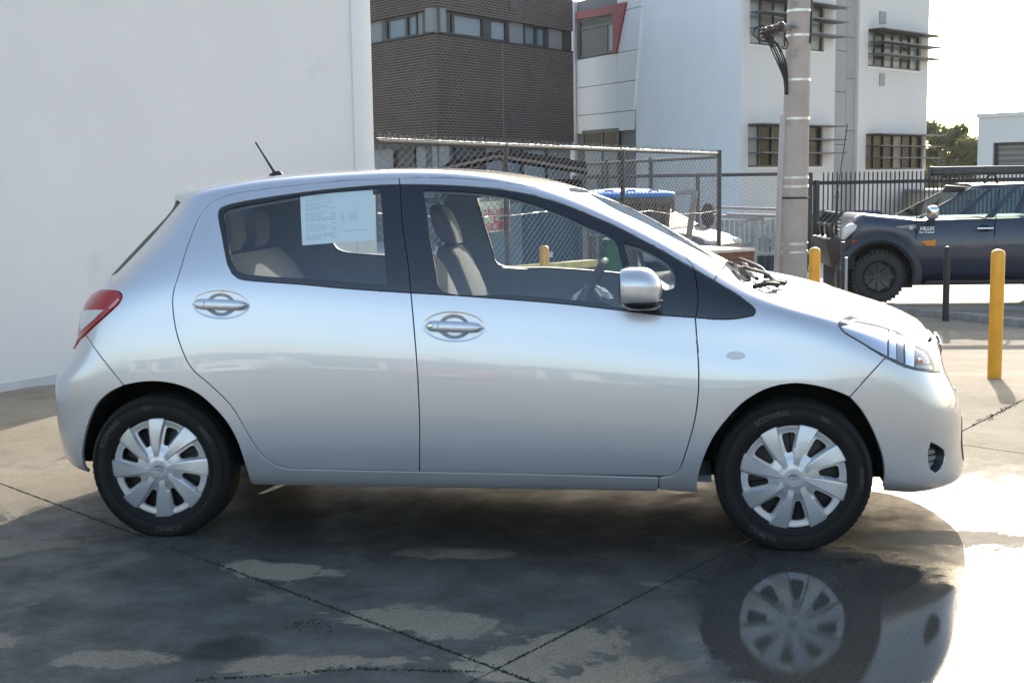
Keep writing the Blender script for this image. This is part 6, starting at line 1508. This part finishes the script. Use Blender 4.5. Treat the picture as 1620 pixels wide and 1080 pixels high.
def wheel(x, y, spin, text=False, far=False):
    w = empty('wheel', (x, y, HUBZ)); w.parent = CAR
    t = link('tyre', TYREMESH, w)
    # flattened contact patch
    me = TYREMESH.copy(); 
    h = link('hubcap', CAPMESH, w, (0, -.0725, 0)); h.rotation_euler = (0, -rad(spin), 0)
    rim = MB(); rim.lathe([(.196, -.068), (.188, -.060), (.180, -.02), (.175, .06), (.190, .07)], 64, 'y'); rim.lathe([(.0001, -.042), (.05, -.042), (.07, -.03), (.12, -.034), (.165, -.02), (.18, -.022)], 64, 'y')
    for k in range(5):
        a = 6.283*k/5+.3; rim.lathe([(.0001, -.060), (.010, -.060), (.011, -.03)], 8, 'y', (.055*math.cos(a), 0, .055*math.sin(a)))
        for j in range(2):
            a2 = a+.63*j; c, s = math.cos(a2), math.sin(a2); q = lambda r, o, yy: (r*c-s*o, yy, r*s+c*o)
            rim.hexa([q(.08, -.012, -.04), q(.16, -.018, -.026), q(.16, .018, -.026), q(.08, .012, -.04)], [q(.08, -.008, -.046), q(.16, -.014, -.034), q(.16, .014, -.034), q(.08, .008, -.046)])
    rim.build('rim', mat('steel_rim_%.1f_%.1f' % (x, y), (.022, .022, .023), rough=.45, metal=.3), w, smooth=True)
    bz = MB(); bz.lathe([(.0001, -.0045), (.024, -.0045), (.026, -.003), (.028, 0)], 32, 'y', (0, -.0850, 0)); bz.build('hub_badge', CAPM, w, smooth=True)
    em = MB()
    for (a, b, cz, r) in ((.0195, .0135, 0, .0015), (.0058, .0118, -.0006, .0012), (.0135, .0052, .0068, .0012)):
        em.tube([(a*math.cos(t), -.0980, cz+b*math.sin(t)) for t in np.linspace(0, 6.2832, 28, endpoint=False)], r, 5, closed=True)
    em.build('emblem', mat('emblem_grey_%.1f_%.1f' % (x, y), (.42, .43, .46), rough=.3, metal=.8), w, smooth=True)
    if text:
        side_text('ECOWING', 145+text, .2495, .028, w); side_text('KUMHO', -83+text, .2495, .030, w); side_text('ES01', 98+text, .250, .02, w); side_text('185/60R15', 35+text, .250, .02, w); side_text('KUMHO', 205+text, .25, .02, w) if False else None
    if y > 0: w.rotation_euler = (0, 0, math.pi)
    return w
for v in TYREMESH.vertices:
    if v.co.z < -HUBZ+.001: v.co.z = -HUBZ+.001
    elif v.co.z < -.25: v.co.y *= 1+.05*(-.25-v.co.z)/.036
wheel(-1.255, -.737, 88, .001); wheel(1.255, -.737, 70, -35); wheel(-1.255, .737, 20); wheel(1.255, .737, 50)
for (x, sd) in ((-1.255, 1), (1.255, 1), (-1.255, -1), (1.255, -1)):
    n = 30; r = .372; vs = []; fs = []; a0, a1 = rad(2), rad(178)
    for i in range(n+1):
        a = a0+(a1-a0)*i/n
        hh = BV.ray_cast(Vector((x+r*math.cos(a), -3, max(.30, HUBZ+r*math.sin(a)))), Vector((0, 1, 0))); yo = -min(.795, abs(hh[0].y)-.02) if hh[0] else -.68
        for y in (yo, -.66, -.42): vs.append((x+r*math.cos(a), y*sd, HUBZ+r*math.sin(a)*.985))
        vs.append((x, -.42*sd, HUBZ))
        if i:
            k = 4*i
            for j in range(3): fs.append((k-4+j, k+j, k+j+1, k-3+j))
    MB().add(vs, fs).build('wheel_arch_liner', mat('arch_liner_%.1f_%d' % (x, sd), (.012, .012, .012), rough=.95), CAR)
UB = mat('underbody', (.015, .015, .015), rough=.9)
mb = MB(); mb.box(-.84, .84, -.735, .735, .215, .24); mb.box(-1.66, -.86, -.42, .42, .21, .30); mb.box(.87, 1.80, -.42, .42, .20, .30); mb.box(1.63, 1.86, -.55, .55, .20, .22); mb.box(-1.70, -1.62, -.6, .6, .26, .6); mb.box(1.60, 1.68, -.52, .52, .25, .62); mb.build('underbody', UB, CAR)
MB().tube([(-.7, -.2, .19), (.6, -.15, .19)], .03, 8).build('exhaust_pipe', GALV, CAR, smooth=True)
for b_ in ((.96, 1.06, -.62, .62, .3, .95), (-1.2, -.9, -.62, .62, .3, .6), (1.63, 1.68, -.6, .6, .5, .7)): MB().box(*b_).build('bulkhead', UB, CAR)

# ------------------------------------------------------------------ cabin
def seat(x, y, m, parent=CAR, rear=False, lean=18):
    s = empty('seat', (x, y, .56)); s.parent = parent
    wd = .25
    def R(cx, cz, hw, th, tilt, rr=.05, n=4):
        c, t = math.cos(tilt), math.sin(tilt); return [(cx+b*c, a, cz+b*t) for a, b in rrect(2*hw, th, min(rr, th*.45), n)]
    t = rad(lean); bk = []
    for k, hw, th in ((0, .22, .16), (.12, .245, .16), (.30, .25, .15), (.46, .235, .13), (.56, .20, .11), (.60, .15, .07)):
        bk.append(R(-math.sin(t)*k-.16, math.cos(t)*k-.02, hw, th, -t*.5+0))
    MB().rings(bk).build('backrest', m, s, smooth=True)
    cu = [[(a, b, z) for b, a in rrect(.50*k, .48*k, .07, 5, 0, .08)] for k, z in ((.9, -.16), (1, -.10), (1, -.04), (.9, .0))]
    MB().rings(cu).build('cushion', m, s, smooth=True)
    hx, hz = -math.sin(t)*.70-.15, math.cos(t)*.70-.02
    hr = [R(hx-math.sin(t)*k, hz+math.cos(t)*k, hw, th, -t) for k, hw, th in ((-.09, .09, .05), (-.07, .125, .10), (.0, .135, .11), (.07, .125, .09), (.10, .08, .04))]
    MB().rings(hr).build('headrest', m, s, smooth=True)
    for sy in (-.05, .05): MB().tube([(hx+.03, sy, hz-.16), (hx, sy, hz-.06)], .007, 8).build('headrest_post', CHROME, s)
    return s
seat(.09, -.36, SEATM); seat(.09, .36, SEATM)
for y in ():
    pn = MB()
    for sg in (-1, 1): pn.rings([[(.09-.16-math.sin(rad(18))*k+.085+a, y+sg*.20+b, .56+math.cos(rad(18))*k) for a, b in rrect(.05, .07, .02, 3)] for k in (.05, .2, .4, .52)])
    pn.build('seat_bolster', SEAT_SUNLIT, CAR, smooth=True)
rs_ = empty('rear_seat', (-.86, 0, .52)); rs_.parent = CAR
MB().rings([[(a, b, z) for b, a in rrect((1.24 if z > .0 else .82)*k, .52*k, .08, 5, 0, .22)] for k, z in ((.95, -.16), (1, -.05), (.96, .03))]).build('cushion', SEATM, rs_, smooth=True)
MB().rings([[(-.02-.36*k+a, b, .05+.62*k) for b, a in rrect(1.24*w, .13*w2, .05, 5)] for k, w, w2 in ((-.1, .98, 1), (.3, 1, 1), (.75, .98, .9), (.86, .92, .5))]).build('backrest', SEATM, rs_, smooth=True)
for y in (-.36, 0, .36):
    MB().rings([[(-.36-.03*k+a, y+b, .645+k) for b, a in rrect(.24*w, .10*w2, .03, 4)] for k, w, w2 in ((-.05, .8, .6), (.0, 1, 1), (.09, 1, 1), (.14, .9, .7), (.155, .6, .3))]).build('headrest', SEAT_SUNLIT if y < 0 else SEATM, rs_, smooth=True)  # near headrest gets the sunlit copy of the fabric
DASHM = mat('dash_plastic', (.09, .095, .10), rough=.7, bump=.1, bscale=200)
MB().rings([[(x, y, z) for x, z in ((.98, .55), (.62, .60), (.58, .78), (.60, .90), (.70, .955), (.90, .975), (1.06, .985), (1.06, .6))] for y in (-.69, -.6, .6, .69)]).build('dashboard', DASHM, CAR, smooth=True)
MB().rings([[(x+.0, y, z) for x, z in ((.60, .86), (.58, .93), (.63, .985), (.74, .99), (.80, .95))] for y in (-.52, -.47, -.25, -.20)]).build('instrument_hood', DASHM, CAR, smooth=True)
sw = empty('steering_wheel', (.43, -.36, .915)); sw.parent = CAR; sw.rotation_euler = (0, rad(-62), 0)
MB().tube([(.185*math.cos(a), .185*math.sin(a), 0) for a in np.linspace(0, 6.2832, 40, endpoint=False)], .0165, 10, closed=True).build('rim', DASHM, sw, smooth=True)
mb = MB(); mb.lathe([(.001, .03), (.06, .025), (.075, -.01), (.05, -.06)], 20, 'z'); 
for a in (0, 3.14159, -1.57): mb.tube([(.05*math.cos(a), .05*math.sin(a), 0), (.175*math.cos(a), .175*math.sin(a), 0)], .014, 8)
mb.build('hub', DASHM, sw, smooth=True); MB().tube([(0, 0, -.05), (0, 0, -.35)], .03, 10).build('column', DASHM, sw)
MB().rings([[(.40+a, y, 1.315+b) for a, b in rrect(.035, .06*k, .012, 3)] for y, k in ((-.12, .6), (-.10, 1), (.10, 1), (.12, .6))]).build('rear_view_mirror', BLACKTRIM, CAR, smooth=True)
MB().box(-.85, .95, -.70, .70, .235, .26).build('floor_carpet', LINER, CAR)
MB().box(-1.62, -1.05, -.41, .41, .55, .60).build('boot_floor', LINER, CAR)
def grab(side):
    MB().tube(catmull([(-.30, side*.56, 1.37), (-.28, side*.53, 1.345), (-.12, side*.53, 1.345), (-.10, side*.56, 1.37)], .03), .010, 8).build('grab_handle', LINER, CAR, smooth=True)
grab(1); grab(-1)

# ------------------------------------------------------------------ door mirrors, aerial, wipers
def door_mirror(side):
    c = at_y(1013.5, 455, -.955); k = side
    o = empty('door_mirror', (c[0], c[1]*k, c[2])); o.parent = CAR
    rg = []
    for t in np.linspace(-1, 1, 17):         # from the glass (rear) to the nose of the shell
        if t < 0: s = 1-.10*(-t)**6
        else: s = (1-t**2.3)**.5 if t < .999 else .02
        x = -.002+.083*t if t >= 0 else .072*t
        rg.append([(x, k*(a*s*(1-.08*max(0, t)))*1.0-.004*k*t, b*s+.004*max(0, t)-(.012*(t if t > 0 else 0)) ) for a, b in rrect(.205, .150, .062, 7)])
    # shell: flattened underside
    rg = [[(x, y, max(z, -.049)) for x, y, z in r] for r in rg]
    MB().rings(rg).build('mirror_shell', PAINT, o, smooth='full' if False else True)
    rb = [[(x*.96, y*.94, z*.96) for x, y, z in r] for r in rg]
    MB().rings([[(x*w+.004, y*w, z) for x, y in [(p[0], p[1]) for p in [(.078*math.cos(a), .098*math.sin(a)*1.0) for a in np.linspace(0, 6.2832, 28, endpoint=False)]]] for w, z in ((1.0, -.047), (.99, -.056), (.90, -.068), (.70, -.077), (.3, -.080))]).build('mirror_base', BLACKTRIM, o, smooth=True)
    MB().rings([[(-.0735, y*k, z) for y, z in rrect(.185*w, .115*w, .045, 5)] for w in (1., .98)]).build('mirror_glass', CHROME, o)
    MB().rings([[(x, y*k, z-.035) for x, z in rrect(.085*w, .032, .012, 3)] for y, w in ((.05, .9), (.10, 1), (.17, 1.3))]).build('mirror_arm', BLACKTRIM, o, smooth=True)
door_mirror(1); door_mirror(-1)
b = at_y(437, 277.5, 0); tip = at_y(404, 225, 0)
an = empty('aerial', (b[0], 0, b[2])); an.parent = CAR
MB().rings([[(x*w+.01*(1-w), y*w, z) for x, y in [(.035*math.cos(a), .022*math.sin(a)) for a in np.linspace(0, 6.283, 20, endpoint=False)]] for w, z in ((1, -.01), (.95, .004), (.6, .014), (.2, .02))]).build('aerial_base', PLASTIC, an, smooth=True)
e = Vector((tip[0]-b[0], 0, tip[2]-b[2])); MB().tube([e*t for t in (.03, .15, .6, 1.0)], [.0075, .0062, .0045, .0038], 8).build('aerial_mast', PLASTIC, an, smooth=True)
for (y0, y1) in ((-.43, .12), (.06, .62)):
    w = empty('wiper', (1.15, y0, 1.0)); w.parent = CAR
    def hz(x, y):
        h = BV.ray_cast(Vector((x, -abs(y)-1e-4, 2)), Vector((0, 0, -1))); return h[0].z if h[0] else 1.0
    pts = [(1.205, y0, hz(1.205, y0)+.012), (1.185, y0+.06*(1 if y1 > y0 else -1), hz(1.185, y0)+.035), (1.13, y0+.28, hz(1.13, y0+.28)+.035), (1.10, y0+.36, hz(1.10, y0+.36)+.03)]
    P0 = Vector((1.15, y0, 1.0))
    MB().tube([Vector(p)-P0 for p in catmull(pts, .03)], .0085, 8).build('wiper_arm', PLASTIC, w, smooth=True)
    bl = [(1.135-.02*t, y0+.02+(y1-y0)*t, hz(1.135-.02*t, y0+.02+(y1-y0)*t)+.014) for t in np.linspace(0, 1, 10)]
    MB().tube([Vector(p)-P0 for p in bl], .009, 6).build('wiper_blade', RUBBER, w)
    MB().lathe([(.001, .02), (.016, .018), (.02, -.01)], 12, 'z', (.055, 0, hz(1.205, y0)+.012-1.0)).build('wiper_pivot', PLASTIC, w, smooth=True)
for k, (dx, dy) in enumerate(((1.16, -.60), (1.19, -.52), (1.20, -.44))):
    z = (lambda h: h[0].z)(BV.ray_cast(Vector((dx, dy, 2)), Vector((0, 0, -1))))
    MB().tube(catmull([(dx-.05, dy-.03, z+.012), (dx, dy, z+.022), (dx+.05, dy+.05, z+.014)], .02), .010, 6).build('hood_seal', RUBBER, CAR, smooth=True)

# ------------------------------------------------------------------ price notice taped inside the rear side window
def notice():
    q = [uv_px(*p) for p in ((477, 386.5), (592, 378.5), (588.5, 298.5), (473.5, 308))]
    o = None; n = 8; vs = []; fs = []
    def pt(a, b, off=.0125):
        uv = (q[0]*(1-a)+q[1]*a)*(1-b)+(q[3]*(1-a)+q[2]*a)*b; P, N_ = surf(uv[None]); return P[0]-N_[0]*off
    base = pt(.5, 0)
    o = empty('price_notice', base, 'white printed sheet taped inside the rear side window of the hatchback', 'notice')
    for j in range(n+1):
        for i in range(n+1): vs.append(pt(i/n, j/n)-base)
    for j in range(n):
        for i in range(n): k = j*(n+1)+i; fs.append((k, k+1, k+n+2, k+n+1))
    sh = MB().add(vs, fs).build('sheet', WHITEP, o, fix=False); s = sh.modifiers.new('thickness', 'SOLIDIFY'); s.thickness = .0006
    pr = mat('pale_print', (.42, .46, .50), rough=.8); rng = random.Random(9)
    mb = MB()
    def bar(a0, a1, b, h=.006):
        m = 5
        for i in range(m):
            x0, x1 = a0+(a1-a0)*i/m, a0+(a1-a0)*(i+.86)/m; mb.add([pt(x0, b, .0121)-base, pt(x1, b, .0121)-base, pt(x1, b+h*1.6, .0121)-base, pt(x0, b+h*1.6, .0121)-base], [(0, 1, 2, 3)])
    for k in range(26):
        b = .93-.034*k; w = rng.uniform(.2, .42)
        if k in (2, 5, 11, 17, 22): continue
        bar(.06+(.10 if k < 2 else 0), .06+w, b)
        if k > 9 and rng.random() < .6: bar(.42, .48, b)
    for k in range(4): bar(.55, .60, .44-.035*k); bar(.66, .77, .46-.035*k)
    bar(.58, .92, .17); bar(.54, .58, .93); bar(.54, .57, .85)
    for a in (.505, .93): mb.add([pt(a, .1, .0121)-base, pt(a+.004, .1, .0121)-base, pt(a+.004, .96, .0121)-base, pt(a, .96, .0121)-base], [(0, 1, 2, 3)])
    mb.build('print_lines', pr, o, fix=False)
notice()

def rag():  # white blob added in place of the sunlit instruments
    p = at_y(938, 470, -.30); o = empty('sunlit_dash_blob', p, 'crumpled white blob added for the sunlit instruments behind the steering wheel', 'sunlit_dash_blob'); rng = random.Random(12); n = 14; vs = []; fs = []
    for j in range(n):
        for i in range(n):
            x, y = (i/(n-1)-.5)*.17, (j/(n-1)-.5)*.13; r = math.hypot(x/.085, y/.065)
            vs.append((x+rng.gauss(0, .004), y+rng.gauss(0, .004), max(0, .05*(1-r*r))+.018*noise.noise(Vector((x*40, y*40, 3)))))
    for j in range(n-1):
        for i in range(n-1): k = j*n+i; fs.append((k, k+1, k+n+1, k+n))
    sh = MB().add(vs, fs).build('blob_shell', WHITEP, o, smooth=True); m = sh.modifiers.new('thickness', 'SOLIDIFY'); m.thickness = .003
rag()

def haze():
    m = bpy.data.materials.new('haze'); m.use_nodes = True; nt = m.node_tree; nt.nodes.remove(nt.nodes['Principled BSDF'])
    v = nt.nodes.new('ShaderNodeVolumePrincipled'); v.inputs['Density'].default_value = .00014; v.inputs['Anisotropy'].default_value = .55; v.inputs['Color'].default_value = (.95, .95, .95, 1)
    nt.links.new(v.outputs[0], nt.nodes['Material Output'].inputs['Volume'])
    o = MB().box(-110, 110, -60, 140, -2.6, 9.5).build('haze', m); tag(o, kind='stuff')
haze()
